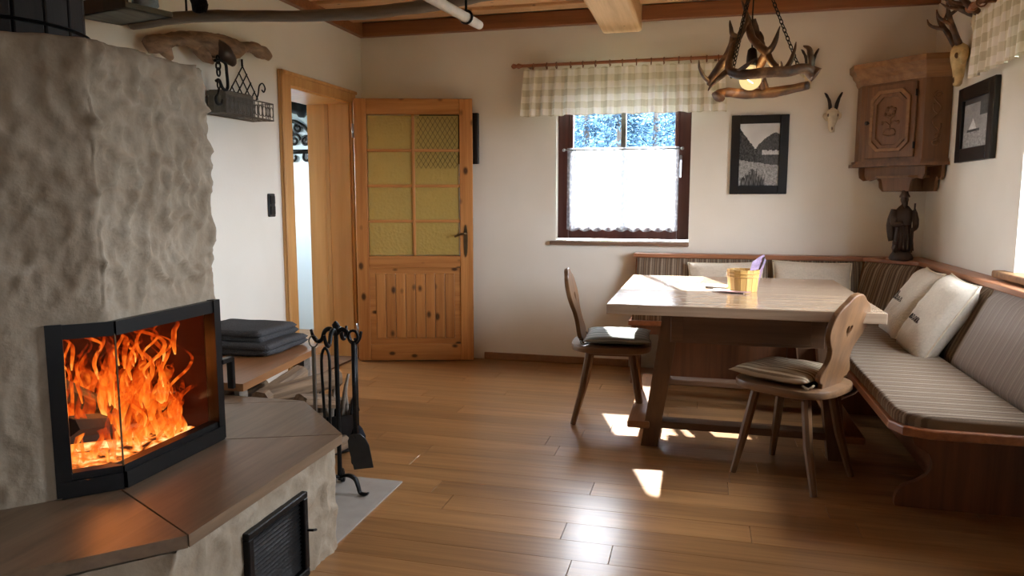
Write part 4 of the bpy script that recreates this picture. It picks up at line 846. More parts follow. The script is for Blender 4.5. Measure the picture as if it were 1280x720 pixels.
back_pad((XLb + .01, 5.19, .46), (.975, 5.19, .46), (XLb + .01, 5.345, .828), (1.055, 5.345, .828), 'upholstery_x')
back_pad((.985, 5.185, .46), (1.17, 4.995, .46), (1.065, 5.34, .828), (1.33, 5.065, .828), 'upholstery_d')
back_pad((1.172, 4.985, .46), (1.172, 3.87, .46), (1.334, 5.055, .828), (1.334, 3.87, .828), 'upholstery_y')
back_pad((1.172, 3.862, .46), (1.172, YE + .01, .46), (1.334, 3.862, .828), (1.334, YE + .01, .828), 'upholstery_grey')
# panel behind the pads
bpn = MB(); bpn.add([(XLb, 5.20, .44), (1.0, 5.20, .44), (1.07, 5.36, .83), (XLb, 5.36, .83), (XLb, YB - .01, .44), (1.0, YB - .01, .44), (1.07, YB - .01, .83), (XLb, YB - .01, .83)], [(0, 1, 2, 3), (7, 6, 5, 4), (0, 3, 7, 4), (1, 5, 6, 2), (0, 4, 5, 1), (3, 2, 6, 7)])
bpn.build('back_frame', 'bench_rail_x', cb)
bpn = MB(); bpn.add([(1.185, YE, .44), (1.185, 4.98, .44), (1.345, 5.06, .83), (1.345, YE, .83), (XR - .01, YE, .44), (XR - .01, 4.98, .44), (XR - .01, 5.06, .83), (XR - .01, YE, .83)], [(0, 1, 2, 3), (7, 6, 5, 4), (0, 3, 7, 4), (1, 5, 6, 2), (0, 4, 5, 1), (3, 2, 6, 7)])
bpn.build('back_frame', 'bench_rail_y', cb)
MB().cut([(XLb - .01, YB - .004), (XLb - .01, YBk - .012), (1.055, YBk - .012), (1.20, 5.205), (1.12, 5.285), (1.2, 5.37), (1.2, YB - .004)], [], .03, Matrix.Translation((0, 0, .845)), .006).build('cap_rail', 'bench_rail_x', cb)
MB().cut([(1.203, YB - .004), (1.203, 5.202), (XBk - .012, 5.065), (XBk - .012, YE - .01), (XR - .004, YE - .01), (XR - .004, YB - .004)], [], .03, Matrix.Translation((0, 0, .845)), .006).build('cap_rail', 'bench_rail_y', cb)
# scrolled end panels
def scroll(front, back, top, rev=1):
    pts = [(front + .005, 0), (front + .0, .015), (front + .005, .05), (front + .03, .085), (front + .085, .115), (front + .12, .15), (front + .13, .19), (front + .115, .23), (front + .075, .255), (front + .06, .27), (front + .055, .30), (front + .04, .34), (front + .01, .37), (front + .0, top)]
    pts = [tuple(p) for p in cat(pts, 3)]; return pts + [(back, top), (back, 0)]
MB().cut(scroll(.80, XR - .01, .405), [], .03, frame_m((0, 3.20, 0), (1, 0, 0), (0, 0, 1)), .002).build('end_panel', 'bench_wood', cb)
MB().cut(scroll(.80, XR - .01, .405), [], .03, frame_m((0, 4.55, 0), (1, 0, 0), (0, 0, 1)), .002).build('end_panel', 'bench_wood', cb)
B(.98, 1.0, 3.22, 4.53, .06, .405).build('under_panel', 'bench_wood', cb)
B(XLb + .01, XLb + .045, 4.95, 5.0, 0, .405, bev=.003).build('leg', 'bench_wood', cb); B(XLb + .02, XLb + .04, 5.0, 5.43, .32, .405).build('end_rail', 'bench_wood', cb); B(XLb + .01, XLb + .045, 5.38, 5.43, 0, .405, bev=.003).build('leg', 'bench_wood', cb)
B(XLb + .045, .6, 4.965, 4.985, .34, .405).build('front_rail', 'bench_wood', cb); B(.56, .60, 4.95, 5.0, 0, .405).build('leg', 'bench_wood', cb)
B(-.24, 1.0, 5.02, 5.04, .03, .405).build('front_panel', 'bench_wood', cb); B(-.26, -.24, 5.02, 5.43, .03, .405).build('side_panel', 'bench_wood', cb)
# cushions
def pillow_z(u, v, s_, t_, seed):
    e = (max(0, 1 - u ** 4) * max(0, 1 - v ** 4)) ** .62
    nz_ = .010 * noise.noise(Vector((u * 2.4, v * 2.4, seed + (s_ > 0) * 9))) + .006 * noise.noise(Vector((u * 6, v * 5, seed)))
    return s_ * t_ / 2 * e * (1 + nz_ * 9) + .012 * noise.noise(Vector((u * 1.6, v * 1.6, seed + 4))) * min(1, t_ / .1)
def pillow(name, w_, h_, t_, seed, material='linen'):
    vs = []; fs = []; n = 30
    for s_ in (1, -1):
        for j in range(n + 1):
            for i in range(n + 1):
                u, v = i / n * 2 - 1, j / n * 2 - 1; e = (max(0, 1 - u ** 4) * max(0, 1 - v ** 4)) ** .62
                pin = 1 - .06 * (1 - abs(v) ** 2) * abs(u) ** 3; pin2 = 1 - .06 * (1 - abs(u) ** 2) * abs(v) ** 3
                nz_ = .010 * noise.noise(Vector((u * 2.4, v * 2.4, seed + (s_ > 0) * 9))) + .006 * noise.noise(Vector((u * 6, v * 5, seed)))
                cm = .012 * noise.noise(Vector((u * 1.6, v * 1.6, seed + 4)))
                vs.append((u * w_ / 2 * pin, v * h_ / 2 * pin2, s_ * t_ / 2 * e * (1 + nz_ * 9) + cm * min(1, t_ / .1)))
    k = (n + 1) ** 2
    for j in range(n):
        for i in range(n): a = j * (n + 1) + i; fs.append((a, a + 1, a + n + 2, a + n + 1)); fs.append((k + a, k + a + n + 1, k + a + n + 2, k + a + 1))
    m_ = MB(); m_.add(vs, fs)
    for i in range(len(vs)):      # weld the rim
        pass
    return m_
def put(o, origin, u, v): o.matrix_world = frame_m(origin, u, v); return o
def add_pillow(label, w_, h_, t_, seed, origin, u, v, scr=None, group=None):
    r = thing('throw_pillow', (0, 0, 0), label, 'pillow', group)
    pillow('pillow', w_, h_, t_, seed).build('cover', 'linen', r, True)
    sm_ = MB(); c = [(-.5, -.5), (.5, -.5), (.5, .5), (-.5, .5), (-.5, -.5)]; pts = []
    for (a, b_), (c_, d_) in zip(c[:-1], c[1:]):
        for k in range(10):
            t = k / 10; x, y_ = (a + (c_ - a) * t) * 2, (b_ + (d_ - b_) * t) * 2
            pts.append((x * w_ / 2 * (1 - .06 * (1 - y_ * y_) * abs(x) ** 3), y_ * h_ / 2 * (1 - .06 * (1 - x * x) * abs(y_) ** 3), 0))
    pts.append(pts[0]); sm_.tube(pts, .005, 6, caps=False).build('piping', 'seam', r, True)
    if scr:
        e = MB(); x = scr[0]; rr = random.Random(seed)
        for k in range(7):
            wd = rr.uniform(.019, .026); hh = rr.choice((.026, .028, .055))
            st_ = cat([(x, scr[1]), (x + wd * .4, scr[1] + hh), (x + wd * .8, scr[1] + hh * .5), (x + wd * .45, scr[1] - .003), (x + wd, scr[1] + .008), (x + wd * 1.25, scr[1])], 4)
            e.tube([(a, b_, pillow_z(a / w_ * 2, b_ / h_ * 2, 1, t_, seed) + .001) for a, b_ in st_], .0013, 5); x += wd * 1.2
        e.build('embroidery', 'embroidery', r)
    put(r, origin, u, v); return r
add_pillow('cream linen cushion with dark stitched script leaning in front of its twin', .45, .47, .16, 1, (1.16, 4.09, .645), (-.02, -1, -.04), (.42, -.60, .72), (-.09, -.06))
add_pillow('cream linen cushion with faint script, nearer the bench corner', .42, .45, .14, 5, (1.165, 4.58, .655), (-.05, -1, .0), (.42, -.56, .74), (-.14, -.02))
add_pillow('pale cushion on the back bench behind the wooden bucket', .50, .30, .13, 9, (.17, 5.20, .675), (1, 0, .03), (0, .40, .92))
add_pillow('beige cushion on the back bench between bucket and corner', .50, .32, .13, 13, (.72, 5.20, .68), (1, 0, -.02), (0, .40, .92))
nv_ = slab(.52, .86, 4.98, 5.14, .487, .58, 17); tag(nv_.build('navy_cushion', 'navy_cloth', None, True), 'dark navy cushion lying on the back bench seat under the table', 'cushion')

# ------------------------------------------------------------------ table
tbm = thing('dining_table', (.18, 4.1, 0), 'heavy wooden dining table with splayed legs and foot rails', 'table')
tx0, tx1, ty0, ty1 = -.42, .785, 3.42, 4.79
for k in range(5):
    a = ty0 + (ty1 - ty0) * k / 5; B(tx0, tx1, a + .0005, a + (ty1 - ty0) / 5 - .0005, .712, .76, bev=.002).build('top_board', 'table_top_wood', tbm)
ax0, ax1, ay0, ay1 = tx0 + .29, tx1 - .22, ty0 + .16, ty1 - .16
B(ax0, ax1, ay0, ay0 + .025, .56, .712, bev=.003).build('apron', 'table_wood', tbm); B(ax0, ax1, ay1 - .025, ay1, .56, .712, bev=.003).build('apron', 'table_wood', tbm)
for x in (ax0, ax1 - .025): B(x, x + .025, ay0 + .025, ay1 - .025, .56, .712, bev=.003).build('apron', 'table_leg_wood', tbm)
dwr = B(ax0 + .06, ax1 - .06, ay0 - .008, ay0 + .004, .575, .70, bev=.003).build('drawer_front', 'table_wood', tbm)
MB().lathe([(.008, 0), (.014, .012), (.018, .02), (.01, .028)], (0, 0, 0), 12).xf(frame_m(((ax0 + ax1) / 2, ay0 - .006, .64), (1, 0, 0), (0, 0, -1))).build('knob', 'dark_wood', dwr, True)
LX, LY, FX, FY = (ax0 + .03, ax1 - .03), (ay0 + .05, ay1 - .05), (tx0 + .205, tx1 - .16), (ty0 + .33, ty1 - .12)
FX = (-.225, .665); FY = (3.72, 4.62); LX = (-.125, .56); LY = (3.65, 4.55)
for i in (0, 1):
    for j in (0, 1):
        m_ = MB(); a = .042; tx_, ty_, bx_, by_ = LX[i], LY[j], FX[i], FY[j]
        vs_ = [(bx_ + sx * a, by_ + sy * a, 0) for sx, sy in ((-1, -1), (1, -1), (1, 1), (-1, 1))] + [(tx_ + sx * a, ty_ + sy * a, .712) for sx, sy in ((-1, -1), (1, -1), (1, 1), (-1, 1))]
        m_.add(vs_, [(3, 2, 1, 0), (4, 5, 6, 7), (0, 1, 5, 4), (1, 2, 6, 5), (2, 3, 7, 6), (3, 0, 4, 7)]); m_.build('leg', 'table_leg_wood', tbm)
for x in FX: B(x - .055 + (-.055 if x < 0 else .055), x + .055 + (-.055 if x < 0 else .055), FY[0] - .075, FY[1] + .075, .10, .135, bev=.005).build('foot_rail', 'log_bench_wood', tbm)
for yy in (FY[0], FY[1]): B(FX[0] + .05, FX[1] - .05, yy - .05, yy + .05, .10, .135, bev=.005).build('foot_rail', 'table_wood', tbm)
# things on the table
bu = thing('wooden_bucket', (.222, 4.085, .76), 'small pale wooden stave bucket on the dining table', 'bucket')
bx, by = .222, 4.085
for k in range(16):
    a = 2 * math.pi * k / 16; m_ = MB(); w0, w1 = .0135, .0150
    vs_ = [(-w0, -.006, 0), (w0, -.006, 0), (w0, .006, 0), (-w0, .006, 0), (-w1, .004, .115), (w1, .004, .115), (w1, .016, .115), (-w1, .016, .115)]
    m_.add([frame_m((bx + .067 * math.cos(a), by + .067 * math.sin(a), .7605), (math.sin(a), -math.cos(a), 0), (math.cos(a), math.sin(a), 0)) @ Vector((v[0], v[1], -v[2] if False else v[2])) for v in vs_], [(3, 2, 1, 0), (4, 5, 6, 7), (0, 1, 5, 4), (1, 2, 6, 5), (2, 3, 7, 6), (3, 0, 4, 7)])
    m_.build('stave', 'bucket_wood', bu)
for z, r in ((.838, .081), (.857, .083)): MB().tube([(bx + r * math.cos(t), by + r * math.sin(t), z) for t in [6.283 * i / 32 for i in range(33)]], .004, 6, caps=False).build('hoop', 'bucket_wood', bu, True)
MB().lathe([(.064, .765), (.066, .775)], (bx, by, 0), 20).build('bucket_bottom', 'bucket_wood', bu)
gb = thing('lilac_bag', (.27, 4.09, .776), 'lilac patterned paper bag tucked in the wooden bucket', 'bag')
MB().add([(.235, 4.075, .78), (.295, 4.075, .78), (.335, 4.085, .925), (.325, 4.09, .955), (.305, 4.09, .945), (.268, 4.085, .915), (.235, 4.10, .78), (.295, 4.10, .78), (.335, 4.098, .925), (.325, 4.098, .955), (.305, 4.098, .945), (.268, 4.098, .915)], [(0, 1, 2, 3, 4, 5), (11, 10, 9, 8, 7, 6), (0, 6, 7, 1), (1, 7, 8, 2), (2, 8, 9, 3), (3, 9, 10, 4), (4, 10, 11, 5), (5, 11, 6, 0)]).build('pouch', 'lilac', gb)
MB().tube([(.295, 4.085, .86), (.315, 4.083, .90), (.328, 4.085, .945)], .004, 6, 3).build('handle', 'dark_wood', gb)
def sheet(name, pts, z, h_, matn, label, category='paper', group=None): return tag(MB().prism(pts, z, z + h_).build(name, matn), label, category, group)
sheet('booklet', [(.03, 4.16), (.14, 4.12), (.17, 4.22), (.06, 4.26)], .7605, .012, 'paper_grey', 'grey booklet lying on the dining table', 'booklet')
sheet('leaflet', [(.06, 4.0), (.22, 3.975), (.235, 4.05), (.075, 4.10)], .7605, .006, 'paper', 'white leaflet lying against the wooden bucket', 'leaflet')
sheet('greeting_card', [(.09, 3.965), (.23, 3.935), (.26, 3.985), (.12, 3.995)], .7665, .003, 'paper_pink', 'pinkish card on top of the leaflet by the bucket', 'card')
sheet('paper_sheet', [(-.22, 4.45), (.0, 4.43), (.02, 4.62), (-.20, 4.64)], .7605, .002, 'paper', 'white sheet of paper near the far table edge', 'paper')

# ------------------------------------------------------------------ chairs (local: facing +x)
def make_chair(label, cush, cush_label):
    r = thing('wooden_chair', (0, 0, 0), label, 'chair', None)
    so = [(.215 * (1 if math.cos(a) > 0 else 1.0) * math.copysign(abs(math.cos(a)) ** .55, math.cos(a)), .21 * math.copysign(abs(math.sin(a)) ** .6, math.sin(a)) * (1 - .10 * (math.cos(a) < 0) * abs(math.cos(a)))) for a in [6.283 * i / 48 for i in range(48)]]
    MB().cut(so, [], .034, Matrix.Translation((0, 0, .428)), .008).build('seat', 'chair_seat_wood', r, True, 40)
    MB().box(-.12, .12, -.15, -.10, .39, .411).box(-.12, .12, .10, .15, .39, .411).build('seat_batten', 'chair_seat_wood', r)
    for sx, sy in ((-1, -1), (-1, 1), (1, -1), (1, 1)):
        MB().tube([(sx * .185 + (0 if sx > 0 else -.015), sy * .175, 0), (sx * .15, sy * .145, .2), (sx * .115, sy * .115, .412)], [.015, .021, .021], 8).build('leg', 'chair_wood', r, True, 35)
    half = [(.085, -.01), (.095, .03), (.125, .045), (.135, .065), (.12, .09), (.098, .12), (.092, .15), (.105, .19), (.14, .225), (.168, .265), (.172, .305), (.155, .345), (.12, .375), (.085, .392), (.05, .415), (.02, .424)]
    half = cat(half, 3); out = half + [(-x, y_) for x, y_ in reversed(half)]
    ht = [(.030 * math.sin(t) ** 3, .265 + .0022 * (13 * math.cos(t) - 5 * math.cos(2 * t) - 2 * math.cos(3 * t) - math.cos(4 * t))) for t in [6.283 * i / 26 for i in range(26)]]
    MB().cut(out, [ht], .024, frame_m((-.158, 0, .44), (0, 1, 0), (-.24, 0, .97)), .004).build('backrest', 'chair_wood', r)
    c = thing('seat_cushion', (0, 0, 0), cush_label, 'cushion', 'chair seat cushions')
    pm = pillow('c', .37, .38, .062, 3 if cush == 'chair_cushion' else 8); pm.xf(Matrix.Translation((.035, 0, .479))); pm.build('pad', cush, c, True)
    for q in (-1, 1): MB().tube([(-.12, q * .165, .462), (-.15, q * .17, .455), (-.165, q * .15, .47)], .005, 6, 3).build('tie', cush, c)
    return r, c
for (lab, cu, cl, loc, rz) in (('wooden chair facing the table end, seen edge-on near the window wall', 'chair_cushion_grey', 'grey sunlit seat cushion on the edge-on chair', (-.475, 4.13, 0), R(4)), ('wooden chair with heart cut-out back turned to the bench', 'chair_cushion', 'brown striped seat cushion on the heart-backed chair', (.425, 3.455, 0), R(146))):
    r, c = make_chair(lab, cu, cl); place(r, loc, (0, 0, rz)); place(c, loc, (0, 0, rz))

# ------------------------------------------------------------------ corner cabinet
cc = thing('corner_cabinet', (1.25, 5.25, 1.3), 'carved wooden corner cabinet with octagonal door panel on scrolled bracket', 'cabinet')
A_, B_ = Vector((.985, 5.325)), Vector((1.285, 5.025))
def plan(o_): return [(A_.x - o_, YB - .004), (A_.x - o_, A_.y - o_ * .41), (B_.x - o_ * .41, B_.y - o_), (XR - .004, B_.y - o_), (XR - .004, YB - .004)]
MB().prism(plan(0), 1.48, 1.985).build('body', 'cabinet_wood', cc)
cn = MB()
lay = [(.004, 1.975), (.012, 1.99), (.016, 2.01), (.036, 2.035), (.04, 2.05), (.058, 2.07), (.06, 2.105)]; n_ = 5; vs_ = []; fs_ = []
for o_, z in lay: vs_ += [(x, y, z) for x, y in plan(o_)]
for j in range(len(lay) - 1):
    for i in range(n_): fs_.append((j * n_ + i, j * n_ + (i + 1) % n_, (j + 1) * n_ + (i + 1) % n_, (j + 1) * n_ + i))
fs_.append(tuple((len(lay) - 1) * n_ + i for i in range(n_))); fs_.append(tuple(reversed(range(n_)))); cn.add(vs_, fs_).build('cornice', 'cabinet_cornice', cc)
bsx = MB(); bsx.prism(plan(.035), 1.452, 1.472); bsx.prism(plan(.018), 1.472, 1.49); bsx.build('base_moulding', 'cabinet_wood', cc)
FM = frame_m((A_.x, A_.y, 0), (1, -1, 0), (0, 0, 1))     # local x along the face, y up, z out of the face
FL = (B_ - A_).length
def fbox(m_, u0, u1, z0, z1, w0, w1, bev=.003): return m_.box(u0, u1, z0, z1, w0, w1, bev=bev, mtx=FM)
dro = fbox(MB(), .055, FL - .045, 1.505, 1.96, 0, .016).build('door', 'cabinet_wood', cc)
cx_, cz_ = FL / 2 + .005, 1.735
def octa(hw, hh, c): return [(cx_ - hw + c, cz_ - hh), (cx_ + hw - c, cz_ - hh), (cx_ + hw, cz_ - hh + c), (cx_ + hw, cz_ + hh - c), (cx_ + hw - c, cz_ + hh), (cx_ - hw + c, cz_ + hh), (cx_ - hw, cz_ + hh - c), (cx_ - hw, cz_ - hh + c)]
for k, (a, b_, d) in enumerate([(.128, .188, .028), (.108, .166, .022)]):
    MB().cut(octa(a, b_, .05), [octa(a - .016, b_ - .016, .044)], d, FM @ Matrix.Translation((0, 0, .016)), .003).build('panel_moulding', 'cabinet_cornice' if k == 0 else 'cabinet_wood', dro)
cv = MB()
for k in range(9):
    a = 6.283 * k / 9; cv.ball((cx_ + .036 * math.cos(a) * (.7 + .3 * (k % 2)), cz_ + .05 + .03 * math.sin(a), .018), .012, 1, 1, .5, 8, 6)
cv.tube([(cx_, cz_ - .06, .018), (cx_ + .004, cz_ - .01, .019), (cx_, cz_ + .04, .018)], .004, 6, 3)
for s_ in (-1, 1):
    cv.tube([(cx_, cz_ - .03, .018), (cx_ + s_ * .03, cz_ - .005, .018), (cx_ + s_ * .05, cz_ - .02, .018)], .004, 6, 4); cv.tube([(cx_, cz_ - .05, .018), (cx_ + s_ * .03, cz_ - .055, .018), (cx_ + s_ * .04, cz_ - .075, .018)], .004, 6, 4)
    cv.ball((cx_ + s_ * .052, cz_ - .012, .018), .012, 1, 1, .5, 8, 6)
cv.tube([(cx_ - .04, cz_ - .085, .018), (cx_, cz_ - .095, .018), (cx_ + .04, cz_ - .085, .018)], .005, 6, 3)
cv.xf(FM); cv.build('carved_flowers', 'cabinet_wood', dro, True)
MB().lathe([(.006, 0), (.007, .01), (.013, .018), (.012, .026), (.004, .03)], (0, 0, 0), 12).xf(FM @ Matrix.Translation((.072, 1.73, .016))).build('knob', 'dark_wood', dro, True)
for z in (1.575, 1.89): MB().tube([(FL - .043, z - .02, .02), (FL - .043, z + .02, .02)], .007, 8).xf(FM).build('hinge', 'black_iron', dro, True)
sv = MB(); yv = B_.y - .003
sv.tube([(1.40 - .045 + .022 * math.sin(t * 2.2), yv, 1.60 + t * .052) for t in [i * .25 for i in range(21)]], .005, 6)
for z in (1.585, 1.87): sv.tube([(1.355 + (.024 - .018 * i / 20) * math.cos(i * .45), yv, z + (.024 - .018 * i / 20) * math.sin(i * .45)) for i in range(21)], .004, 6)
sv.tube([(1.345, yv, 1.62), (1.375, yv, 1.66), (1.38, yv, 1.70)], .004, 6, 3); sv.tube([(1.37, yv, 1.75), (1.335, yv, 1.78), (1.335, yv, 1.82)], .004, 6, 3); sv.build('carved_vine', 'cabinet_wood', cc, True)
# scrolled bracket below: one board on each wall and a small shelf
brk = [(0, 0), (0, -.03), (.005, -.065), (.03, -.085), (.065, -.08), (.085, -.065), (.11, -.07), (.125, -.09), (.13, -.13), (.15, -.155), (.40, -.155), (.40, 0)]
MB().cut([(x, y_) for x, y_ in brk], [], .02, frame_m((A_.x + .03, YB - .02, 1.452), (1, 0, 0), (0, 0, 1)), .002).build('bracket', 'cabinet_wood', cc)
MB().cut([(x * .95, y_) for x, y_ in brk], [], .02, frame_m((XR - .02, B_.y + .02, 1.452), (0, 1, 0), (0, 0, 1)), .002).build('bracket', 'cabinet_wood', cc)
MB().cut([(.012, 0), (.012, -.05), (.022, -.075), (.05, -.086), (.085, -.078), (.112, -.068), (.132, -.078), (.142, -.11), (.152, -.155), (.32, -.155), (.325, -.11), (.335, -.08), (.36, -.07), (.40, -.08), (.415, -.05), (.415, 0)], [], .02, frame_m((A_.x + .05, A_.y + .05, 1.452), (1, -1, 0), (0, 0, 1)), .002).build('bracket', 'cabinet_wood', cc)
MB().prism([(1.09, 5.27), (1.24, 5.12), (1.30, 5.10), (1.38, 5.18), (1.17, 5.39), (1.09, 5.31)], 1.380, 1.394).build('bracket_shelf', 'cabinet_cornice', cc)

# statue on the bench corner
stt = thing('carved_statuette', (1.243, 5.175, .86), 'dark carved wooden statuette of a robed figure with staff', 'statuette')
sx_, sy_, z0 = 1.243, 5.175, .86
MB().lathe([(.066, 0), (.07, .012), (.062, .03), (.055, .045), (.05, .055)], (sx_, sy_, z0), 14).noise(.008, 22, 1).build('plinth', 'dark_wood', stt, True, 40)
f_ = MB(); f_.lathe([(.05, .05), (.058, .075), (.052, .13), (.046, .19), (.05, .235), (.056, .275), (.052, .31), (.030, .338), (.016, .35), (.015, .358)], (sx_, sy_, z0), 22, 1, .75)
for s_, pts in ((1, [(.05, 0, .315), (.066, -.005, .27), (.07, -.015, .215), (.045, -.045, .19)]), (-1, [(-.05, 0, .315), (-.062, -.012, .27), (-.055, -.035, .225), (-.01, -.05, .24)])):
    f_.tube([(sx_ + a, sy_ + b_, z0 + c) for a, b_, c in pts], [.022, .020, .017, .012], 10, 4)
for k in range(5): a = k * .022 - .044; f_.tube([(sx_ + a * .8, sy_ - .036, z0 + .22), (sx_ + a, sy_ - .042, z0 + .14), (sx_ + a * 1.15, sy_ - .044, z0 + .06)], [.005, .008, .009], 6, 3)
f_.tube([(sx_ - .05, sy_ + .02, z0 + .32), (sx_ - .068, sy_ + .02, z0 + .22), (sx_ - .055, sy_ + .02, z0 + .12)], [.02, .026, .02], 8, 3)
f_.noise(.003, 45, 4).build('robed_body', 'dark_wood', stt, True)
hdm = MB().ball((sx_, sy_ - .004, z0 + .383), .027, .9, 1, 1.15, 16, 12).ball((sx_, sy_ - .03, z0 + .38), .006, 1, 1.2, 1.3, 8, 6).tube([(sx_, sy_ - .022, z0 + .366), (sx_, sy_ - .028, z0 + .35), (sx_, sy_ - .026, z0 + .33)], [.016, .014, .005], 8, 3)
hdm.build('head', 'dark_wood', stt, True); MB().lathe([(.03, .395), (.031, .405), (.022, .42), (.018, .44), (.004, .448)], (sx_, sy_, z0), 14).build('hat', 'dark_wood', stt, True, 50)
MB().tube([(sx_ + .045, sy_ - .05, z0 + .05), (sx_ + .05, sy_ - .05, z0 + .36)], .005, 6).build('staff', 'dark_wood', stt)
MB().ball((sx_ - .045, sy_ - .03, z0 + .075), .025, .8, .8, 1.2).ball((sx_ - .05, sy_ - .04, z0 + .11), .014).noise(.003, 30).build('lamb', 'dark_wood', stt, True)

# ------------------------------------------------------------------ pictures
def gray_print(name, w_, h_, fn, mtx, parent, nu=56, nv=80):
    me = bpy.data.meshes.new(name); vs = []; fs = []; cs = []
    for j in range(nv):
        for i in range(nu):
            o_ = len(vs); vs += [((i / nu - .5) * w_, (j / nv - .5) * h_, 0), (((i + 1) / nu - .5) * w_, (j / nv - .5) * h_, 0), (((i + 1) / nu - .5) * w_, ((j + 1) / nv - .5) * h_, 0), ((i / nu - .5) * w_, ((j + 1) / nv - .5) * h_, 0)]
            fs.append((o_, o_ + 1, o_ + 2, o_ + 3)); c = fn((i + .5) / nu, (j + .5) / nv); cs += [(c, c, c * .98, 1)] * 4
    off = parent.location; me.from_pydata([tuple(mtx @ Vector(v) - off) for v in vs], [], fs); at = me.color_attributes.new('Col', 'FLOAT_COLOR', 'POINT')
    for k, c in enumerate(cs): at.data[k].color = c
    me.materials.append(M['print']); o = bpy.data.objects.new(name, me); col.objects.link(o); o.parent = parent; return o
n2 = lambda u, v, s: noise.noise(Vector((u * s, v * s, s)))
def meadow(u, v):
    g_ = n2(u, v, 22) * .5 + n2(u, v, 50) * .5
    left = .93 - .85 * u + .03 * n2(u, 0, 14); right = .60 + .26 * min(1, max(0, (u - .42) / .45)) ** .7 - .05 * max(0, u - .9) * 8 + .015 * n2(u, 3, 12); mead = .42 - .10 * u + .02 * n2(u, 5, 6)
    if v > max(left, right if u > .36 else 0): return .66 + .14 * n2(u, v, 4)
    if v > mead:
        if v > right and v < left or u < .55 and v < left + .02: return max(.008, .035 + .13 * g_)
        if u > .58 and .50 < v < .57 + .02 * g_: return .55 + .3 * g_
        return max(.01, .06 + .10 * g_)
    if v < .27 - abs(u - .36) * .55 + .10 * n2(u * 3, 0, 12) and abs(u - .36) < .30: return max(.008, .06 + .2 * n2(u * 2.5, v * .5, 24))
    return max(.02, .30 + .34 * g_)
def frame(name, label, mtx, w_, h_, bw_, fn, mat_='black_frame'):
    r = thing(name, mtx @ Vector((0, 0, 0)), label, 'picture', 'black framed photographs')
    for a, b_, c, d in ((-w_ / 2, -w_ / 2 + bw_, -h_ / 2, h_ / 2), (w_ / 2 - bw_, w_ / 2, -h_ / 2, h_ / 2), (-w_ / 2 + bw_, w_ / 2 - bw_, -h_ / 2, -h_ / 2 + bw_), (-w_ / 2 + bw_, w_ / 2 - bw_, h_ / 2 - bw_, h_ / 2)):
        MB().box(a, b_, c, d, 0, .028, bev=.003, mtx=mtx).build('frame_bar', mat_, r)
    gray_print('print', w_ - 2 * bw_, h_ - 2 * bw_, fn, mtx @ Matrix.Translation((0, 0, .012)), r)
    MB().box(-w_ / 2 + bw_, w_ / 2 - bw_, -h_ / 2 + bw_, h_ / 2 - bw_, .002, .010, mtx=mtx).build('backing', mat_, r); return r
frame('framed_photograph', 'black framed mountain meadow photograph between window and cabinet', frame_m((.371, YB - .001, 1.55), (1, 0, 0), (0, 0, 1)), .378, .54, .058, meadow)
def fountain(u, v):
    g_ = n2(u, v, 18) * .5 + n2(u, v, 45) * .5
    c = .32 + .10 * n2(u, v, 4) + .10 * g_
    if u > .6 and v > .62: c = .07 + .05 * g_
    if v > .90: c = .06
    d = abs(u - .36) - max(0, .16 * (1 - (v - .36) / .24))
    if .34 < v < .62 and d < 0: c = .75 + .2 * g_
    if .33 < v < .37 and abs(u - .38) < .24: c = .05
    if v < .33: c = .35 + .35 * g_
    return max(.02, c)
frame('framed_photograph', 'black framed fountain photograph beside the corner cabinet', frame_m((XR - .001, 4.555, 1.66), (0, -1, 0), (0, 0, 1)), .55, .415, .075, fountain)

# ------------------------------------------------------------------ skull trophies
def skull(label, mtx, s, bone, horns, hm='horn', group='skull trophies'):
    """local: x right, y up, z off the wall; nose points down"""
    r = thing('skull_trophy', mtx @ Vector((0, 0, 0)), label, 'trophy', group)
    pr = [(.012, -.115), (.020, -.11), (.022, -.085), (.026, -.05), (.036, -.02), (.044, .005), (.042, .03), (.034, .048), (.012, .058)]
    m_ = MB(); m_.lathe([(a * s, b_ * s) for a, b_ in pr], (0, 0, 0), 18, 1, .8)
    m_.xf(Matrix(((1, 0, 0, 0), (0, 0, 1, 0), (0, -1, 0, .034 * s), (0, 0, 0, 1)))); 
    for q in (-1, 1): m_.tube([(q * .03 * s, -.03 * s, .03 * s), (q * .05 * s, -.005 * s, .035 * s), (q * .046 * s, .02 * s, .03 * s)], [.007 * s, .012 * s, .009 * s], 8, 4)
    m_.noise(.007 * s, 30, 2).noise(.003 * s, 90, 5).xf(mtx).build('skull', bone, r, True)
    for q in (-1, 1):
        MB().ball((q * .031 * s, .003 * s, .052 * s), .0105 * s, .7, 1.2, .9, 12, 8).xf(mtx).build('eye_socket', 'socket_dark', r, True)
    MB().ball((0, -.092 * s, .047 * s), .008 * s, .7, 2.0, .8, 10, 8).xf(mtx).build('nasal_opening', 'socket_dark', r, True)
    for hh in horns: 
        m_ = MB()
        for pts, rad in hh: m_.tube([tuple(c * s for c in p) for p in pts], [x * s for x in rad], 8, 5)
        m_.noise(.0025, 50, 3).xf(mtx).build('horn', hm, r, True)
    return r
def chamois(q): return [([(q * .018, .045, .045), (q * .026, .09, .055), (q * .040, .13, .055), (q * .054, .155, .045), (q * .060, .165, .03)], [.013, .012, .010, .007, .003])]
bm_ = frame_m((.828, YB - .002, 1.80), (1, 0, 0), (0, 0, 1)); skull('small bleached skull with two short dark horns beside the corner cabinet', bm_, .92, 'bone', [chamois(-1), chamois(1)])
bm_ = frame_m((.668, YB - .002, 2.09), (1, 0, 0), (0, 0, 1)); skull('small bleached skull with dark horns high behind the antler lamp', bm_, .92, 'bone', [chamois(-1), chamois(1)])
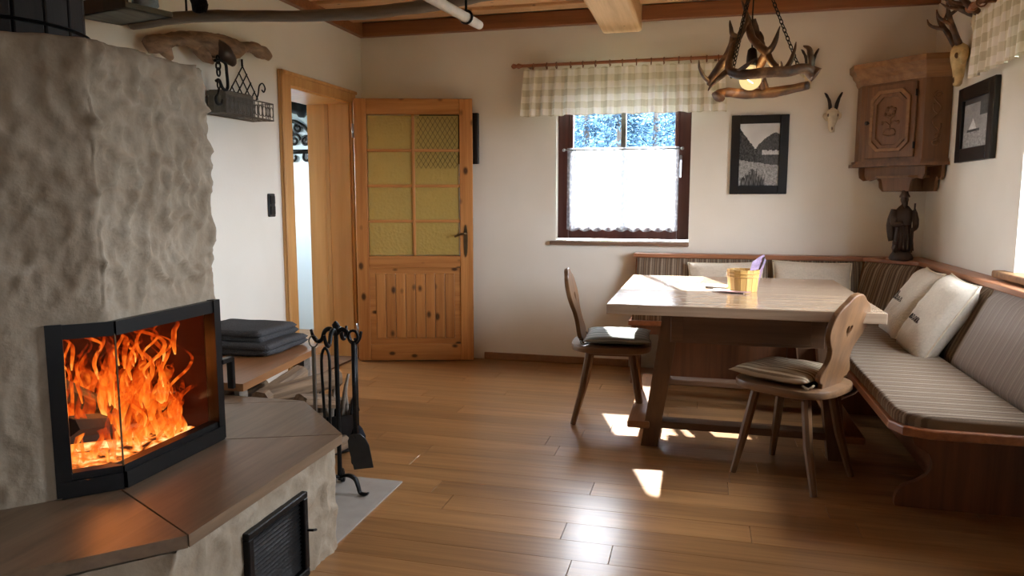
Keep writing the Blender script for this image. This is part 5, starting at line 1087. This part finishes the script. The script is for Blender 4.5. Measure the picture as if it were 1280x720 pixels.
def roe(q): return [([(q * .02, .05, .045), (q * .035, .10, .07), (q * .06, .16, .10), (q * .07, .215, .115)], [.015, .012, .010, .003]), ([(q * .045, .125, .08), (q * .065, .145, .13), (q * .07, .175, .15)], [.009, .007, .002]), ([(q * .06, .16, .10), (q * .085, .18, .075), (q * .10, .215, .065)], [.008, .006, .002])]
bm_ = frame_m((XR - .002, 4.80, 2.045), (0, -1, 0), (0, 0, 1)); skull('yellowed roe skull with branching antlers above the fountain photograph', bm_, 1.35, 'bone_yellow', [roe(-1), roe(1)], 'antler')
def stag(q): return [([(q * .02, .05, .05), (q * .05, .09, .11), (q * .08, .15, .17), (q * .10, .23, .20), (q * .09, .31, .21)], [.02, .017, .014, .010, .003]), ([(q * .05, .09, .11), (q * .055, .10, .17), (q * .06, .13, .21)], [.012, .008, .002]), ([(q * .08, .15, .17), (q * .085, .17, .23), (q * .08, .20, .27)], [.011, .008, .002]), ([(q * .095, .2, .19), (q * .12, .24, .23), (q * .12, .28, .26)], [.01, .007, .002])]
bm_ = frame_m((XR - .002, 4.56, 2.18), (0, -1, 0), (0, 0, 1)); skull('pale skull with many-tined dark antlers beside the curtain pole', bm_, 1.0, 'bone', [stag(-1), stag(1)], 'antler')

# ------------------------------------------------------------------ antler chandelier
al_ = thing('antler_chandelier', (.23, 4.1, 1.8), 'deer antler chandelier with bare glowing bulb hung on chains', 'chandelier')
def LP(zx, zy, dy=0.0):
    px_, py_ = 860 + zx / 5.76, zy / 5.76
    return (.224 + (px_ - 938) * .00396 * (1 + dy / 4.1), 4.1 + dy, 1.899 - (py_ - 90) * .00405 * (1 + dy / 4.1) + 0)
def antler(name, beams):
    m_ = MB()
    for pts, rad in beams: m_.tube([LP(*p) for p in pts], [r_ * .00084 for r_ in rad], 10, 6)
    m_.noise(.004, 22, 2).build(name, 'antler', al_, True)
# front lower antler: burr at right, sweeping left and up
antler('antler', [([(895, 605, -.20), (865, 585, -.20), (800, 562, -.22), (690, 582, -.24), (560, 585, -.25), (430, 592, -.24), (335, 575, -.20), (280, 525, -.15), (285, 440, -.10), (315, 340, -.05), (360, 250, 0), (405, 170, 0), (410, 110, 0)], [44, 38, 30, 31, 31, 30, 28, 26, 24, 22, 20, 16, 5]),
    ([(850, 570, -.20), (850, 500, -.22), (835, 430, -.22), (795, 395, -.20)], [22, 20, 15, 4]),
    ([(330, 572, -.2), (400, 525, -.26), (470, 490, -.30)], [18, 12, 3]),
    ([(345, 270, -.02), (300, 250, -.05), (285, 200, -.06), (280, 155, -.06)], [16, 14, 10, 3]),
    ([(270, 540, -.15), (210, 590, -.18), (150, 650, -.2), (125, 690, -.2)], [20, 15, 9, 3])])
# right antler rising to the chains
antler('antler', [([(455, 565, .10), (480, 510, .05), (525, 440, 0), (548, 395, -.04), (500, 345, -.04), (450, 285, -.02), (425, 210, 0), (412, 130, .02), (365, 5, .02)], [28, 28, 28, 27, 25, 24, 22, 17, 5]),
    ([(548, 395, -.04), (590, 360, -.08), (615, 300, -.10), (632, 225, -.10)], [24, 17, 12, 3]),
    ([(560, 405, -.04), (590, 470, -.06), (640, 520, -.08), (690, 520, -.10), (735, 440, -.12), (752, 345, -.12)], [22, 21, 19, 17, 13, 3]),
    ([(655, 530, -.08), (650, 505, -.14), (648, 490, -.16)], [14, 9, 3]),
    ([(455, 140, .02), (480, 220, .04), (512, 300, .02), (520, 360, -.02)], [16, 20, 22, 20]),
    ([(512, 320, .02), (525, 275, .02), (505, 225, .02)], [16, 12, 3])])
# left / rear antler with the pale burr
antler('antler', [([(225, 665, .12), (255, 630, .14), (330, 622, .18), (450, 628, .22), (600, 625, .22), (740, 615, .18), (860, 605, .10)], [46, 30, 30, 32, 34, 30, 26]),
    ([(150, 590, .05), (170, 545, .03), (225, 465, 0), (275, 385, -.02), (300, 310, -.03), (298, 240, -.03)], [16, 26, 26, 22, 18, 8]),
    ([(170, 570, .05), (110, 540, .0), (72, 490, -.04), (62, 430, -.06)], [20, 13, 10, 3]),
    ([(555, 600, .22), (530, 545, .18), (515, 500, .16)], [22, 18, 6]), ([(580, 600, .22), (565, 540, .2), (560, 490, .2)], [16, 12, 3])])
def chain(p, q, n):
    m_ = MB(); p, q = Vector(p), Vector(q); d = (q - p).normalized(); s1 = d.orthogonal().normalized(); s2 = d.cross(s1); ln = (q - p).length / n
    for k in range(n):
        c = p.lerp(q, (k + .5) / n); s_ = s1 if k % 2 else s2
        m_.tube([c + d * (ln * .66 * math.sin(t)) + s_ * (.0085 * math.cos(t)) for t in [6.283 * i / 10 for i in range(11)]], .0028, 5, caps=False)
    m_.build('chain', 'black_iron', al_)
hub = (.235, 4.12, 2.545)
MB().tube([(.235, 4.12, 2.43), (.235, 4.12, 2.55)], .004, 6).build('ceiling_hook', 'black_iron', al_); MB().lathe([(.045, 2.545), (.05, 2.553), (.05, 2.556)], (.235, 4.12, 0), 16).build('ceiling_rose', 'black_iron', al_)
chain((.24, 4.12, 2.45), LP(790, 530, -.05), 26); chain((.235, 4.12, 2.45), LP(320, 520, .15), 26); chain((.232, 4.12, 2.45), LP(300, 500, -.12), 26)
c0 = LP(452, 375)
MB().tube([(.235, 4.12, 2.55), (.222, 4.11, 2.2), (c0[0], 4.1, c0[2])], .004, 6, 6).build('cord', 'black_plastic', al_, True)
MB().lathe([(.012, .06), (.022, .05), (.026, .02), (.028, -.015), (.026, -.03)], (c0[0], 4.1, c0[2] - .04), 14).build('socket', 'black_plastic', al_, True)
cb_ = (c0[0] - .004, 4.1, c0[2] - .137)
MB().ball(cb_, .056, 1, 1, 1, 20, 14).lathe([(.026, .05), (.022, .09)], cb_, 14).build('bulb', 'bulb_glass', al_, True)
MB().tube([(cb_[0] + .012 * math.cos(t * 3), cb_[1] + .012 * math.sin(t * 3), cb_[2] - .02 + t * .02) for t in [i * .25 for i in range(14)]], .0025, 5).build('filament', 'filament', al_)
ld = bpy.data.lights.new('bulb_light', 'POINT'); ld.energy = 3.5; ld.color = (1, .66, .32); ld.shadow_soft_size = .05; lo_ = bpy.data.objects.new('bulb_light', ld); col.objects.link(lo_); lo_.location = cb_

# ------------------------------------------------------------------ outside
gq = struct(B(-60, 60, -60, 80, -1.0, -.6).build('ground', 'ground'), 'ground outside the house', 'ground')
hl = MB(); vs_ = []; fs_ = []
for j in range(13):
    for i in range(41): x = -40 + i * 2; y = 20 + j * 3; vs_.append((x, y, -.7 + 9 * (j / 12) ** 1.2 + 1.2 * noise.noise(Vector((x * .12, y * .12, 0)))))
for j in range(12):
    for i in range(40): a = j * 41 + i; fs_.append((a, a + 1, a + 42, a + 41))
struct(hl.add(vs_, fs_).build('hillside', 'spruce', None, True), 'dark wooded hillside beyond the window', 'hill')
def spruce(loc, hgt, seed):
    r = thing('spruce_tree', loc, 'dark spruce tree standing outside the small window', 'tree', 'spruce trees outside'); rr = random.Random(seed)
    MB().tube([loc, (loc[0], loc[1], loc[2] + hgt * .95)], [hgt * .02, .01], 7).build('trunk', 'bark', r)
    m_ = MB()
    for k in range(520):
        t = rr.random() ** .8; z = loc[2] + hgt * (.06 + .92 * t); rad = (hgt * .20 * (1 - t) + .05) * rr.uniform(.55, 1.08); a = rr.uniform(0, 6.283); c, s_ = math.cos(a), math.sin(a); dr_ = rr.uniform(.2, .5)
        for i in range(9):
            f = rr.uniform(.25, 1) ; b_ = Vector((loc[0] + c * rad * f, loc[1] + s_ * rad * f, z - rad * f * f * dr_)) + Vector((rr.uniform(-1, 1), rr.uniform(-1, 1), rr.uniform(-1, .4))) * .09
            d = Vector((c + rr.uniform(-.9, .9), s_ + rr.uniform(-.9, .9), rr.uniform(-.9, .2))).normalized() * rr.uniform(.06, .15); n_ = d.orthogonal().normalized() * .022; q_ = d.cross(n_).normalized() * .02
            m_.add([b_ + n_, b_ - n_ * .5 + q_, b_ - n_ * .5 - q_, b_ + d], [(0, 1, 3), (1, 2, 3), (2, 0, 3), (0, 2, 1)])
    m_.build('foliage', 'spruce', r)
for k, (x, y, h_) in enumerate([(-3.7, 14.5, 5.6), (-1.55, 14.2, 5.6), (.5, 14.8, 5.4), (-2.7, 17.6, 6.8), (-5.2, 17.6, 6.8), (-.4, 17.6, 6.6), (-4.0, 21.0, 7.6), (-1.3, 21.0, 7.6)]): spruce((x, y, -.6), h_, k)
